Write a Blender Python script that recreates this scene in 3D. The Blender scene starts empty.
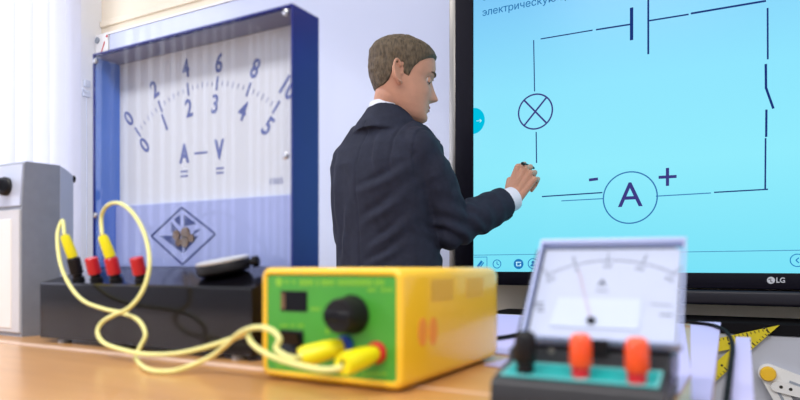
import bpy, bmesh, math, random
import numpy as np
from mathutils import Vector, Matrix, noise

random.seed(7)
R = math.radians
S = bpy.context.scene
COL = S.collection

# ------------------------------------------------------------------ camera model
# room axes: x runs along the back wall (to the right), y towards the back wall, z up
YAW = R(29.3)
CS, SN = math.cos(YAW), math.sin(YAW)
F = 636.0                      # focal length in pixels of an 800 px wide frame
CX, HY = 400.0, 265.0          # principal column, horizon row
EYE = 0.87
TZ = 0.76                      # desk height


def PV(x, y, v):
    """point of the plane y=v seen at a place of the photograph"""
    q = (x - CX) / F
    d = v / (SN * q + CS)
    return Vector(((CS * q - SN) * d, v, EYE + (HY - y) / F * d))


def PU(x, y, u):
    q = (x - CX) / F
    d = u / (CS * q - SN)
    return Vector((u, (SN * q + CS) * d, EYE + (HY - y) / F * d))


def PT(x, y, z=TZ):
    d = (EYE - z) * F / (y - HY)
    X = (x - CX) / F * d
    return Vector((CS * X - SN * d, SN * X + CS * d, z))


def CAMP(x, y, d):
    return Vector(((x - CX) / F * d, d, EYE + (HY - y) / F * d))


# ------------------------------------------------------------------ materials
def srgb(r, g, b):
    f = lambda c: (c / 255 / 12.92) if c / 255 <= 0.04045 else ((c / 255 + 0.055) / 1.055) ** 2.4
    return (f(r), f(g), f(b), 1)


def mat(name, col, rough=0.5, metal=0.0, spec=0.5, var=0.0, vscale=30, stretch=(1, 1, 1), bump=0.0, bscale=200,
        coat=0.0, emit=None, estr=0.0, sss=0.0):
    m = bpy.data.materials.new(name)
    m.use_nodes = True
    nt = m.node_tree
    b = nt.nodes['Principled BSDF']
    b.inputs['Base Color'].default_value = col
    b.inputs['Roughness'].default_value = rough
    b.inputs['Metallic'].default_value = metal
    b.inputs['Specular IOR Level'].default_value = spec
    b.inputs['Coat Weight'].default_value = coat
    b.inputs['Coat Roughness'].default_value = 0.08
    if sss:
        b.inputs['Subsurface Weight'].default_value = sss
        b.inputs['Subsurface Radius'].default_value = (0.006, 0.003, 0.0015)
        b.inputs['Subsurface Scale'].default_value = 1.0
    if emit:
        b.inputs['Emission Color'].default_value = emit
        b.inputs['Emission Strength'].default_value = estr
    if var or bump:
        tc = nt.nodes.new('ShaderNodeTexCoord')
        mp = nt.nodes.new('ShaderNodeMapping')
        mp.inputs['Scale'].default_value = stretch
        nt.links.new(tc.outputs['Object'], mp.inputs['Vector'])
    if var:
        n = nt.nodes.new('ShaderNodeTexNoise')
        n.inputs['Scale'].default_value = vscale
        n.inputs['Detail'].default_value = 5
        nt.links.new(mp.outputs[0], n.inputs['Vector'])
        mx = nt.nodes.new('ShaderNodeMix')
        mx.data_type = 'RGBA'
        mx.inputs[6].default_value = tuple(max(0, c * (1 - var)) for c in col[:3]) + (1,)
        mx.inputs[7].default_value = tuple(min(1, c * (1 + var)) for c in col[:3]) + (1,)
        cr = nt.nodes.new('ShaderNodeMapRange')
        cr.inputs[1].default_value = 0.3
        cr.inputs[2].default_value = 0.7
        nt.links.new(n.outputs[0], cr.inputs[0])
        nt.links.new(cr.outputs[0], mx.inputs[0])
        nt.links.new(mx.outputs[2], b.inputs['Base Color'])
    if bump:
        n2 = nt.nodes.new('ShaderNodeTexNoise')
        n2.inputs['Scale'].default_value = bscale
        nt.links.new(mp.outputs[0], n2.inputs['Vector'])
        bp = nt.nodes.new('ShaderNodeBump')
        bp.inputs['Strength'].default_value = bump
        bp.inputs['Distance'].default_value = 0.002
        nt.links.new(n2.outputs[0], bp.inputs['Height'])
        nt.links.new(bp.outputs[0], b.inputs['Normal'])
    return m


def clear_mat(name, tint, gloss=0.02, ior=1.45):
    m = bpy.data.materials.new(name)
    m.use_nodes = True
    nt = m.node_tree
    nt.nodes.remove(nt.nodes['Principled BSDF'])
    out = nt.nodes['Material Output']
    tr = nt.nodes.new('ShaderNodeBsdfTransparent')
    tr.inputs[0].default_value = tint
    gl = nt.nodes.new('ShaderNodeBsdfGlossy')
    gl.inputs['Roughness'].default_value = gloss
    fr = nt.nodes.new('ShaderNodeFresnel')
    fr.inputs[0].default_value = ior
    mx = nt.nodes.new('ShaderNodeMixShader')
    ge = nt.nodes.new('ShaderNodeNewGeometry')
    sb_ = nt.nodes.new('ShaderNodeMath')
    sb_.operation = 'SUBTRACT'
    sb_.inputs[0].default_value = 1.0
    nt.links.new(ge.outputs['Backfacing'], sb_.inputs[1])
    mu = nt.nodes.new('ShaderNodeMath')
    mu.operation = 'MULTIPLY'
    nt.links.new(fr.outputs[0], mu.inputs[0])
    nt.links.new(sb_.outputs[0], mu.inputs[1])
    nt.links.new(mu.outputs[0], mx.inputs[0])
    nt.links.new(tr.outputs[0], mx.inputs[1])
    nt.links.new(gl.outputs[0], mx.inputs[2])
    nt.links.new(mx.outputs[0], out.inputs[0])
    return m


def emit_mat(name, col, strength=1.0):
    m = bpy.data.materials.new(name)
    m.use_nodes = True
    nt = m.node_tree
    nt.nodes.remove(nt.nodes['Principled BSDF'])
    e = nt.nodes.new('ShaderNodeEmission')
    e.inputs[0].default_value = col
    e.inputs[1].default_value = strength
    nt.links.new(e.outputs[0], nt.nodes['Material Output'].inputs[0])
    return m


def wood_mat(name, c0, c1, rough=0.3):
    m = mat(name, c0, rough, spec=0.5)
    nt = m.node_tree
    b = nt.nodes['Principled BSDF']
    tc = nt.nodes.new('ShaderNodeTexCoord')
    mp = nt.nodes.new('ShaderNodeMapping')
    mp.inputs['Scale'].default_value = (2.0, 22, 10)
    n = nt.nodes.new('ShaderNodeTexNoise')
    n.inputs['Scale'].default_value = 3
    n.inputs['Detail'].default_value = 8
    n.inputs['Distortion'].default_value = 0.6
    cr = nt.nodes.new('ShaderNodeValToRGB')
    cr.color_ramp.elements[0].position = 0.3
    cr.color_ramp.elements[0].color = c0
    cr.color_ramp.elements[1].position = 0.7
    cr.color_ramp.elements[1].color = c1
    nt.links.new(tc.outputs['Object'], mp.inputs[0])
    nt.links.new(mp.outputs[0], n.inputs['Vector'])
    nt.links.new(n.outputs[0], cr.inputs[0])
    nt.links.new(cr.outputs[0], b.inputs['Base Color'])
    b.inputs['Coat Weight'].default_value = 0.25
    b.inputs['Coat Roughness'].default_value = 0.2
    return m


M = {}
M['wall'] = mat('wall_paint', srgb(240, 226, 203), 0.7, var=0.03, vscale=4, bump=0.1, bscale=300)
M['white_wall'] = mat('white_wall_paint', srgb(246, 246, 248), 0.6, var=0.01, vscale=4)
M['floor'] = mat('floor_lino', srgb(150, 135, 115), 0.45, var=0.12, vscale=8)
M['white_trim'] = mat('white_trim', srgb(235, 232, 230), 0.45)
M['board'] = mat('whiteboard_enamel', srgb(200, 206, 230), 0.22, spec=0.6, coat=0.4)
M['alu'] = mat('aluminium', srgb(150, 146, 142), 0.35, metal=0.85)
M['grey_cap'] = mat('grey_plastic_cap', srgb(150, 156, 166), 0.5)
M['pale_grey'] = mat('pale_grey_plastic', srgb(224, 228, 238), 0.5)
M['red'] = mat('red_plastic', srgb(200, 30, 40), 0.35)
M['black'] = mat('black_plastic', srgb(18, 17, 21), 0.45, spec=0.28)
M['gloss_black'] = mat('gloss_black', srgb(13, 12, 17), 0.14, spec=0.32, var=0.15, vscale=6)
M['tv_black'] = mat('display_black', srgb(14, 12, 25), 0.55, spec=0.12)
M['tv_tray'] = mat('display_tray_black', srgb(22, 20, 32), 0.4, spec=0.4)
M['silver'] = mat('silver_print', srgb(205, 208, 215), 0.35, metal=0.3)
M['desk'] = wood_mat('desk_laminate', srgb(196, 142, 84), srgb(212, 158, 98), 0.28)
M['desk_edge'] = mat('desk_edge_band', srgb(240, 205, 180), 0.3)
M['desk_leg'] = mat('desk_leg_paint', srgb(120, 115, 112), 0.4, metal=0.4)
M['paper'] = mat('lilac_white_paper', srgb(196, 190, 240), 0.55, var=0.02, vscale=5)
M['rail'] = mat('lilac_white_rail', srgb(200, 192, 238), 0.55)
M['blue_case'] = mat('blue_acrylic_case', srgb(20, 28, 122), 0.25, spec=0.5, var=0.08, vscale=14)
M['blue_in'] = mat('blue_case_lining', srgb(84, 128, 212), 0.5, var=0.06, vscale=12)
M['lining'] = mat('case_lining_grey', srgb(128, 130, 156), 0.6)
M['dial'] = mat('dial_card', srgb(226, 224, 217), 0.6, var=0.015, vscale=9)
M['dial_ink'] = mat('dial_ink', srgb(98, 108, 160), 0.6)
M['lilac'] = mat('lilac_panel', srgb(172, 178, 214), 0.4, var=0.04, vscale=10)
M['emblem'] = mat('emblem_ink', srgb(52, 66, 120), 0.5)
M['emblem_pale'] = mat('emblem_pale', srgb(196, 202, 228), 0.5)
M['gold'] = mat('brass_works', srgb(120, 92, 66), 0.35, metal=0.5, var=0.25, vscale=120)
M['pane'] = clear_mat('clear_front_pane', (0.93, 0.95, 1.0, 1), 0.03, 1.29)
M['glass'] = clear_mat('window_glass', (0.96, 0.97, 1.0, 1), 0.01)
M['steel'] = mat('steel', srgb(190, 190, 195), 0.25, metal=0.9)
M['chrome'] = mat('chrome', srgb(215, 218, 225), 0.12, metal=1.0)
M['red_cap'] = mat('red_terminal', srgb(196, 26, 40), 0.3)
M['orange_cap'] = mat('orange_red_terminal', srgb(240, 82, 34), 0.18, spec=0.6)
M['yellow_plug'] = mat('yellow_plug', srgb(240, 228, 10), 0.3)
M['yellow_wire'] = mat('pale_yellow_wire', srgb(232, 228, 146), 0.32, var=0.05, vscale=30)
M['ps_yellow'] = mat('supply_yellow', srgb(248, 198, 46), 0.22, spec=0.5, coat=0.3)
M['ps_vent'] = mat('supply_vent', srgb(236, 184, 38), 0.4)
M['ps_green'] = mat('supply_green', srgb(70, 158, 52), 0.35, var=0.06, vscale=25)
M['ps_print'] = mat('supply_print', srgb(130, 190, 50), 0.4)
M['orange_oval'] = mat('orange_oval', srgb(255, 158, 0), 0.5)
M['blue'] = mat('blue_plastic', srgb(30, 70, 190), 0.3)
M['meter_body'] = mat('meter_body_black', srgb(38, 38, 42), 0.42, var=0.1, vscale=40)
M['meter_side'] = mat('meter_side_navy', srgb(30, 32, 70), 0.25)
M['teal'] = mat('teal_panel', srgb(22, 168, 165), 0.35, var=0.05, vscale=20)
M['pale_print'] = mat('pale_print', srgb(190, 230, 230), 0.4)
M['cover'] = clear_mat('clear_cover', (0.95, 0.96, 1.0, 1), 0.05, 1.3)
M['cover_edge'] = mat('clear_cover_edge', srgb(192, 202, 236), 0.2, spec=0.6)
M['face'] = mat('meter_face', srgb(198, 202, 208), 0.5, var=0.02, vscale=40)
M['face_ink'] = mat('meter_face_ink', srgb(70, 72, 80), 0.6)
M['face_window'] = mat('meter_face_window', srgb(210, 216, 222), 0.3)
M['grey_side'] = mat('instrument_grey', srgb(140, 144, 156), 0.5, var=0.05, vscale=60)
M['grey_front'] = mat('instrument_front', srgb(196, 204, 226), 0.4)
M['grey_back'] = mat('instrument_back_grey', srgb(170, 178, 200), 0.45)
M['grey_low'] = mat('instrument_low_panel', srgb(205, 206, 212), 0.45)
M['cabinet'] = mat('cabinet_grey', srgb(178, 180, 190), 0.5, var=0.04, vscale=5)
M['tri'] = mat('set_square_yellow', srgb(212, 192, 30), 0.4, var=0.06, vscale=12)
M['ink'] = mat('black_ink', srgb(35, 32, 25), 0.6)
M['compass_white'] = mat('compass_white', srgb(226, 224, 222), 0.4)
M['compass_yellow'] = mat('compass_hub_yellow', srgb(236, 186, 40), 0.3)
M['skin'] = mat('skin', srgb(205, 152, 126), 0.5, spec=0.35, var=0.07, vscale=28, bump=0.08, bscale=260, sss=0.12)
M['lip'] = mat('lip', srgb(178, 108, 96), 0.45)
M['eye_white'] = mat('eye_white', srgb(220, 214, 208), 0.2)
M['iris'] = mat('iris', srgb(60, 50, 45), 0.15)
M['hair'] = mat('hair_brown', srgb(96, 82, 64), 0.55, spec=0.3, var=0.55, vscale=60, stretch=(3, 3, 1), bump=0.7, bscale=240)
M['brow'] = mat('brow_brown', srgb(88, 70, 52), 0.7)
M['jacket'] = mat('jacket_navy', srgb(42, 45, 60), 0.75, spec=0.2, var=0.12, vscale=50, bump=0.15, bscale=700)
M['trousers'] = mat('trousers_navy', srgb(32, 34, 46), 0.8, spec=0.2)
M['shirt'] = mat('shirt_white', srgb(232, 234, 246), 0.7)
M['shoe'] = mat('shoe_black', srgb(20, 18, 18), 0.25)
M['cable'] = mat('cable_black', srgb(20, 19, 22), 0.8, spec=0.08)


def blind_mat():
    m = bpy.data.materials.new('blind_fabric')
    m.use_nodes = True
    nt = m.node_tree
    nt.nodes.remove(nt.nodes['Principled BSDF'])
    d = nt.nodes.new('ShaderNodeBsdfDiffuse')
    d.inputs[0].default_value = (0.86, 0.86, 0.9, 1)
    t = nt.nodes.new('ShaderNodeBsdfTranslucent')
    t.inputs[0].default_value = (0.84, 0.84, 0.92, 1)
    mx = nt.nodes.new('ShaderNodeMixShader')
    mx.inputs[0].default_value = 0.45
    nt.links.new(d.outputs[0], mx.inputs[1])
    nt.links.new(t.outputs[0], mx.inputs[2])
    nt.links.new(mx.outputs[0], nt.nodes['Material Output'].inputs[0])
    return m


M['blind'] = blind_mat()


def screen_mat():
    m = bpy.data.materials.new('lit_screen')
    m.use_nodes = True
    nt = m.node_tree
    b = nt.nodes['Principled BSDF']
    b.inputs['Base Color'].default_value = (0.01, 0.012, 0.015, 1)
    b.inputs['Roughness'].default_value = 0.25
    b.inputs['Specular IOR Level'].default_value = 0.25
    tc = nt.nodes.new('ShaderNodeTexCoord')
    sp = nt.nodes.new('ShaderNodeSeparateXYZ')
    nt.links.new(tc.outputs['Generated'], sp.inputs[0])
    cr = nt.nodes.new('ShaderNodeValToRGB')
    e = cr.color_ramp.elements
    e[0].position = 0.0
    e[0].color = srgb(118, 226, 248)
    e[1].position = 1.0
    e[1].color = srgb(118, 196, 246)
    k = e.new(0.35)
    k.color = srgb(142, 236, 253)
    k = e.new(0.62)
    k.color = srgb(138, 228, 253)
    nt.links.new(sp.outputs[2], cr.inputs[0])
    nt.links.new(cr.outputs[0], b.inputs['Emission Color'])
    b.inputs['Emission Strength'].default_value = 0.98
    return m


M['screen'] = screen_mat()
M['scr_navy'] = emit_mat('screen_navy', srgb(28, 52, 120))
M['scr_dark'] = emit_mat('screen_dark', srgb(30, 48, 78))
M['scr_violet'] = emit_mat('screen_violet', srgb(62, 60, 130))
M['scr_thin'] = emit_mat('screen_thin', srgb(58, 120, 180))
M['scr_text'] = emit_mat('screen_text', srgb(38, 112, 172))
M['scr_icon'] = emit_mat('screen_icon', srgb(30, 120, 190))
M['scr_button'] = emit_mat('screen_button', srgb(0, 192, 226))
M['scr_white'] = emit_mat('screen_white', srgb(190, 240, 252))
M['scr_bar'] = emit_mat('screen_bar', srgb(136, 230, 250))


# ------------------------------------------------------------------ mesh builder
class MB:
    def __init__(self):
        self.bm = bmesh.new()

    def box(self, a, b, bev=0.0, seg=2, mtx=None):
        a, b = Vector(a), Vector(b)
        g = bmesh.ops.create_cube(self.bm, size=1)
        vs = g['verts']
        c, s = (a + b) / 2, b - a
        for v in vs:
            v.co = Vector((v.co.x * s.x + c.x, v.co.y * s.y + c.y, v.co.z * s.z + c.z))
        if bev:
            es = list({e for v in vs for e in v.link_edges})
            r = bmesh.ops.bevel(self.bm, geom=es, offset=bev, segments=seg, affect='EDGES', profile=0.5)
            vs = list({v for f in r['faces'] for v in f.verts} | {v for v in vs if v.is_valid})
        if mtx:
            for v in vs:
                v.co = mtx @ v.co
        return self

    def loft(self, rings, cap=True):
        rows = [[self.bm.verts.new(p) for p in r] for r in rings]
        n = len(rows[0])
        for i in range(len(rows) - 1):
            for j in range(n):
                k = (j + 1) % n
                self.bm.faces.new((rows[i][j], rows[i][k], rows[i + 1][k], rows[i + 1][j]))
        if cap:
            self.bm.faces.new(rows[0][::-1])
            self.bm.faces.new(rows[-1])
        return self

    def tube(self, pts, r, seg=10):
        pts = [Vector(p) for p in pts]
        n = len(pts)
        rr = r if isinstance(r, (list, tuple)) else [r] * n
        t0 = (pts[1] - pts[0]).normalized()
        up = Vector((0, 0, 1)) if abs(t0.z) < 0.9 else Vector((1, 0, 0))
        nrm = t0.cross(up).normalized()
        rings = []
        for i, p in enumerate(pts):
            if i == 0:
                t = t0
            elif i == n - 1:
                t = (pts[i] - pts[i - 1]).normalized()
            else:
                t = (pts[i + 1] - pts[i - 1]).normalized()
            nrm = (nrm - t * nrm.dot(t)).normalized()
            bi = t.cross(nrm)
            rings.append([p + (nrm * math.cos(a) + bi * math.sin(a)) * rr[i]
                          for a in [2 * math.pi * k / seg for k in range(seg)]])
        return self.loft(rings)

    def lathe(self, base, axis, prof, seg=24):
        """prof: list of (radius, height along the axis)"""
        base, axis = Vector(base), Vector(axis).normalized()
        up = Vector((0, 0, 1)) if abs(axis.z) < 0.9 else Vector((1, 0, 0))
        n = axis.cross(up).normalized()
        b = axis.cross(n)
        rings = [[base + axis * h + (n * math.cos(a) + b * math.sin(a)) * max(r, 1e-5)
                  for a in [2 * math.pi * k / seg for k in range(seg)]] for r, h in prof]
        return self.loft(rings)

    def prism(self, pts, off):
        """polygon pts extruded by the vector off"""
        off = Vector(off)
        a = [self.bm.verts.new(Vector(p)) for p in pts]
        b = [self.bm.verts.new(Vector(p) + off) for p in pts]
        n = len(a)
        self.bm.faces.new(a)
        self.bm.faces.new(b[::-1])
        for i in range(n):
            j = (i + 1) % n
            self.bm.faces.new((a[j], a[i], b[i], b[j]))
        return self

    def ball(self, c, r, seg=16, scl=(1, 1, 1), mtx=None):
        g = bmesh.ops.create_uvsphere(self.bm, u_segments=seg, v_segments=seg // 2 + 2, radius=1)
        for v in g['verts']:
            p = Vector((v.co.x * r * scl[0], v.co.y * r * scl[1], v.co.z * r * scl[2]))
            if mtx:
                p = mtx @ p
            v.co = p + Vector(c)
        return self

    def capsule(self, p0, p1, r0, r1, seg=14):
        p0, p1 = Vector(p0), Vector(p1)
        L = (p1 - p0).length
        prof = []
        for k in range(6):
            a = -math.pi / 2 + k * math.pi / 12
            prof.append((r0 * math.cos(a), r0 * math.sin(a)))
        for k in range(7):
            a = k * math.pi / 12
            prof.append((r1 * math.cos(a), L + r1 * math.sin(a)))
        return self.lathe(p0, p1 - p0, prof, seg)

    def text(self, s, size, mtx, depth=0.0003, fat=0.0, xs=1.0, res=4):
        cu = bpy.data.curves.new('t', 'FONT')
        cu.body = s
        cu.size = 1.0
        cu.align_x = 'CENTER'
        cu.align_y = 'CENTER'
        cu.extrude = depth / size
        cu.offset = fat / size
        cu.resolution_u = res
        o = bpy.data.objects.new('t', cu)
        COL.objects.link(o)
        dg = bpy.context.evaluated_depsgraph_get()
        me = bpy.data.meshes.new_from_object(o.evaluated_get(dg))
        me.transform(mtx @ Matrix.Diagonal((xs * size, size, size, 1)))
        self.bm.from_mesh(me)
        bpy.data.objects.remove(o)
        bpy.data.curves.remove(cu)
        bpy.data.meshes.remove(me)
        return self

    def build(self, name, m, parent=None, smooth=True, local=False, auto=40, fix=True):
        if fix:
            bmesh.ops.recalc_face_normals(self.bm, faces=self.bm.faces)
        if parent and not local:
            loc = parent.location if parent.type == 'EMPTY' or parent.parent is None else parent.parent.location
            bmesh.ops.translate(self.bm, verts=self.bm.verts, vec=-Vector(loc))
        me = bpy.data.meshes.new(name)
        if smooth:
            ca = math.cos(R(auto))
            for f in self.bm.faces:
                f.smooth = True
            for e in self.bm.edges:
                if len(e.link_faces) == 2:
                    e.smooth = e.link_faces[0].normal.dot(e.link_faces[1].normal) > ca
        self.bm.to_mesh(me)
        self.bm.free()
        o = bpy.data.objects.new(name, me)
        o.data.materials.append(M[m] if isinstance(m, str) else m)
        COL.objects.link(o)
        if parent:
            o.parent = parent
        return o


class Flat:
    """thin printed shapes on a plane; fn maps plane coordinates (a, b) to a 3-D point"""

    def __init__(self, fn, nrm, th=0.0004):
        self.mb = MB()
        self.fn = fn
        self.off = Vector(nrm).normalized() * th

    def poly(self, pts):
        self.mb.prism([self.fn(*p) for p in pts], self.off)
        return self

    def line(self, p0, p1, w):
        d = Vector((p1[0] - p0[0], p1[1] - p0[1]))
        n = Vector((-d.y, d.x)).normalized() * w / 2
        return self.poly([(p0[0] + n.x, p0[1] + n.y), (p1[0] + n.x, p1[1] + n.y),
                          (p1[0] - n.x, p1[1] - n.y), (p0[0] - n.x, p0[1] - n.y)])

    def arc(self, c, r, w, a0=0, a1=360, n=48):
        for i in range(n):
            t0, t1 = R(a0 + (a1 - a0) * i / n), R(a0 + (a1 - a0) * (i + 1) / n)
            self.poly([(c[0] + (r - w / 2) * math.cos(t0), c[1] + (r - w / 2) * math.sin(t0)),
                       (c[0] + (r + w / 2) * math.cos(t0), c[1] + (r + w / 2) * math.sin(t0)),
                       (c[0] + (r + w / 2) * math.cos(t1), c[1] + (r + w / 2) * math.sin(t1)),
                       (c[0] + (r - w / 2) * math.cos(t1), c[1] + (r - w / 2) * math.sin(t1))])
        return self

    def disc(self, c, r, n=32):
        return self.poly([(c[0] + r * math.cos(2 * math.pi * i / n), c[1] + r * math.sin(2 * math.pi * i / n)) for i in range(n)])

    def text(self, s, c, size, ang=0.0, fat=0.0, xs=1.0, res=4):
        o = self.fn(c[0], c[1])
        ax = (self.fn(c[0] + 1, c[1]) - o).normalized()
        ay = (self.fn(c[0], c[1] + 1) - o).normalized()
        az = ax.cross(ay)
        m = Matrix((ax, ay, az)).transposed().to_4x4()
        m = Matrix.Translation(o + self.off * 0.5) @ m @ Matrix.Rotation(ang, 4, 'Z')
        self.mb.text(s, size, m, depth=self.off.length * 0.5, fat=fat, xs=xs, res=res)
        return self

    def build(self, *a, **k):
        return self.mb.build(*a, smooth=False, **k)


def tag(o, label, cat, group=None):
    o['label'] = label
    o['category'] = cat
    if group:
        o['group'] = group
    return o


def thing(name, label, cat, loc=(0, 0, 0), rz=0.0, group=None):
    o = bpy.data.objects.new(name, None)
    o.empty_display_size = 0.05
    COL.objects.link(o)
    o.location = loc
    o.rotation_euler = (0, 0, rz)
    return tag(o, label, cat, group)


def struct(o):
    o['kind'] = 'structure'
    return o


def smooth_path(pts, n=8):
    P = [Vector(p) for p in pts]
    out = []
    for i in range(len(P) - 1):
        p0 = P[max(i - 1, 0)]
        p1, p2 = P[i], P[i + 1]
        p3 = P[min(i + 2, len(P) - 1)]
        for k in range(n):
            t = k / n
            out.append(0.5 * ((2 * p1) + (p2 - p0) * t + (2 * p0 - 5 * p1 + 4 * p2 - p3) * t * t + (3 * p1 - p0 - 3 * p2 + p3) * t ** 3))
    out.append(P[-1])
    return out


# ================================================================== the room
WU, WV = -2.98, 2.13
struct(MB().box((-3.3, -3.3, -0.05), (2.6, 2.3, 0)).build('floor', 'floor', smooth=False))
struct(MB().box((WU - 0.12, WV, 0), (2.6, WV + 0.12, 3.0)).build('wall_back', 'wall', smooth=False))
# left wall with a long window opening
WIN = (-3.0, 1.94, 0.82, 2.62)
wl = MB()
wl.box((WU - 0.12, -3.3, 0), (WU, WV, WIN[2]))
wl.box((WU - 0.12, -3.3, WIN[3]), (WU, WV, 3.0))
wl.box((WU - 0.12, -3.3, WIN[2]), (WU, WIN[0], WIN[3]))
wl.box((WU - 0.12, WIN[1], WIN[2]), (WU, WV, WIN[3]))
struct(wl.build('wall_left', 'white_wall', smooth=False))
win = bpy.data.objects.new('window_1', None)
COL.objects.link(win)
win.location = (WU - 0.08, 0, WIN[2])
win['kind'] = 'structure'
fr = MB()
x0, x1 = WU - 0.1, WU - 0.05
fr.box((x0, WIN[0], WIN[2]), (x1, WIN[1], WIN[2] + 0.06))
fr.box((x0, WIN[0], WIN[3] - 0.06), (x1, WIN[1], WIN[3]))
for k in range(6):
    y = WIN[0] + (WIN[1] - WIN[0] - 0.06) * k / 5
    fr.box((x0, y, WIN[2] + 0.06), (x1, y + 0.06, WIN[3] - 0.06))
fr.build('window_frame', 'white_trim', win, smooth=False)
MB().box((WU - 0.08, WIN[0] + 0.01, WIN[2] + 0.02), (WU - 0.074, WIN[1] - 0.01, WIN[3] - 0.02)).build('window_pane', 'glass', win, smooth=False)
# thin raised strip in wall paint, above the whiteboard
b0, b1 = PV(112, 22, WV - 0.012), PV(175, 0, WV - 0.012)
struct(MB().box((WU + 0.005, WV - 0.014, b0.z - 0.012), (-0.9, WV, b0.z + 0.02), 0.004).build('wall_strip_1', 'wall', smooth=False))
# skirting
struct(MB().box((WU, WV - 0.015, 0), (2.6, WV, 0.09), 0.004).build('baseboard_back', 'white_trim', smooth=False))

# ------------------------------------------------------------------ vertical blind
blind = thing('vertical_blind', 'long white vertical blind hanging over the window on the left wall', 'blind', (WU + 0.07, -0.5, 2.66))
MB().box((WU + 0.045, -3.2, 2.64), (WU + 0.095, 1.95, 2.69), 0.004).build('headrail', 'white_trim', blind, smooth=False)
PITCH, BW = 0.079, 0.089
slat_me = None
k = 0
yv = 1.915
while yv > -3.15:
    if slat_me is None:
        s = MB()
        ring = []
        for i in range(9):
            t = -1 + 2 * i / 8
            ring.append((0.011 * (1 - t * t), t * BW / 2))
        pts = [(x, y, 0) for x, y in ring] + [(x - 0.0008, y, 0) for x, y in ring[::-1]]
        s.prism(pts, (0, 0, 2.41))
        so = s.build('slat', 'blind', blind, local=True)
        slat_me = so.data
    else:
        so = bpy.data.objects.new('slat', slat_me)
        COL.objects.link(so)
        so.parent = blind
    so.location = (0, yv + 0.5, -2.44)
    so.rotation_euler = (0, 0, R(-26 + random.uniform(-3, 3)))
    yv -= PITCH
    k += 1

# blind cord with its holder on the wall beside the window
ck = thing('cord_holder', 'small grey cord holder on the wall between blind and whiteboard', 'bracket', PU(85, 90, WU))
c = PU(86, 83, WU)
MB().box((WU, c.y - 0.016, c.z - 0.02), (WU + 0.016, c.y + 0.016, c.z + 0.012), 0.003).build('clip', 'pale_grey', ck)
c2 = PU(85, 93.5, WU)
MB().box((WU, c2.y - 0.018, c2.z - 0.018), (WU + 0.018, c2.y + 0.02, c2.z + 0.014), 0.003).build('clip', 'pale_grey', ck)
MB().tube([(WU + 0.012, c2.y - 0.014, c2.z + 0.005), (WU + 0.03, c2.y - 0.03, c2.z + 0.004), (WU + 0.038, c2.y - 0.04, c2.z + 0.012)], 0.004).build('hook', 'pale_grey', ck)
tag(MB().tube(smooth_path([(WU + 0.012, c2.y, c2.z - 0.022), (WU + 0.013, c2.y + 0.002, 1.3), (WU + 0.012, c2.y, 0.75)]), 0.0022, 6)
    .build('blind_cord', 'pale_grey'), 'thin pale cord hanging down the wall beside the window blind', 'cord')

# ------------------------------------------------------------------ whiteboard
BV = 2.10
bl = PV(97, 36, BV)
bu0, bz1 = bl.x, bl.z
bu1 = PV(457, 100, BV).x
wb = thing('whiteboard', 'large blank white marker board on the wall behind the person', 'whiteboard', ((bu0 + bu1) / 2, BV, 0.78))
MB().box((bu0 + 0.01, BV, 0.79), (bu1 - 0.012, BV + 0.022, bz1 - 0.006)).build('writing_surface', 'board', wb, smooth=False)
f = MB()
f.box((bu0, BV - 0.006, 0.78), (bu0 + 0.012, BV + 0.026, bz1))
f.box((bu0, BV - 0.006, bz1 - 0.01), (bu1, BV + 0.026, bz1))
f.box((bu0, BV - 0.006, 0.775), (bu1, BV + 0.026, 0.795))
f.build('frame', 'white_trim', wb, smooth=False)
MB().box((bu1 - 0.026, BV - 0.012, 0.775), (bu1, BV + 0.026, bz1 + 0.001), 0.003).build('side_rail', 'alu', wb)
MB().box((bu0 - 0.004, BV - 0.010, bz1 - 0.16), (bu0 + 0.10, BV + 0.024, bz1 + 0.003), 0.008).build('corner_cap', 'white_trim', wb)
MB().lathe((bu0 + 0.02, BV - 0.012, bz1 - 0.03), (0, -1, 0), [(0.016, -0.004), (0.016, 0.003), (0.012, 0.005), (0.0, 0.005)]).build('screw', 'grey_cap', wb)
fl = Flat(lambda a, b: Vector((a, BV - 0.0105, b)), (0, -1, 0))
fl.line((bu0 + 0.045, bz1 - 0.11), (bu0 + 0.075, bz1 - 0.045), 0.008)
fl.disc((bu0 + 0.105 - 0.012, bz1 - 0.02), 0.007)
fl.build('red_mark', 'red', wb)

# ------------------------------------------------------------------ interactive display
SV = 2.0
sl = PV(473.5, 200, SV).x           # left edge of the lit area
sb = PV(474, 271.5, SV).z           # lower edge of the lit area
SW, SH = 1.66, 0.935
bez = PV(455.5, 100, SV).x
tv = thing('interactive_display', 'large black wall display showing a circuit diagram on a lit pale blue screen', 'display', (sl + SW / 2, SV + 0.04, sb - 0.06))
bw = sl - bez
bzb = PV(500, 285, SV).z
fb = MB()
fb.box((bez, SV - 0.006, bzb), (sl, SV + 0.075, sb + SH + bw), 0.004)
fb.box((sl + SW, SV - 0.006, bzb), (sl + SW + bw, SV + 0.075, sb + SH + bw), 0.004)
fb.box((sl, SV - 0.006, bzb), (sl + SW, SV + 0.075, sb), 0.004)
fb.box((sl, SV - 0.006, sb + SH), (sl + SW, SV + 0.075, sb + SH + bw), 0.004)
fb.box((sl - 0.002, SV + 0.006, sb - 0.002), (sl + SW + 0.002, SV + 0.075, sb + SH + 0.002))
fb.build('bezel', 'tv_black', tv)
MB().box((sl + 0.3, SV + 0.075, sb + 0.2), (sl + SW - 0.3, WV, sb + 0.7)).build('wall_mount', 'black', tv, smooth=False)
tr0 = PV(640, 290, SV - 0.02)
tz0 = PV(760, 306, SV - 0.02).z
tz1 = PV(760, 291, SV - 0.02).z
MB().box((tr0.x, SV - 0.03, tz0), (tr0.x + 0.75, SV + 0.05, tz1), 0.008, 3).build('pen_tray', 'tv_tray', tv)
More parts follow.
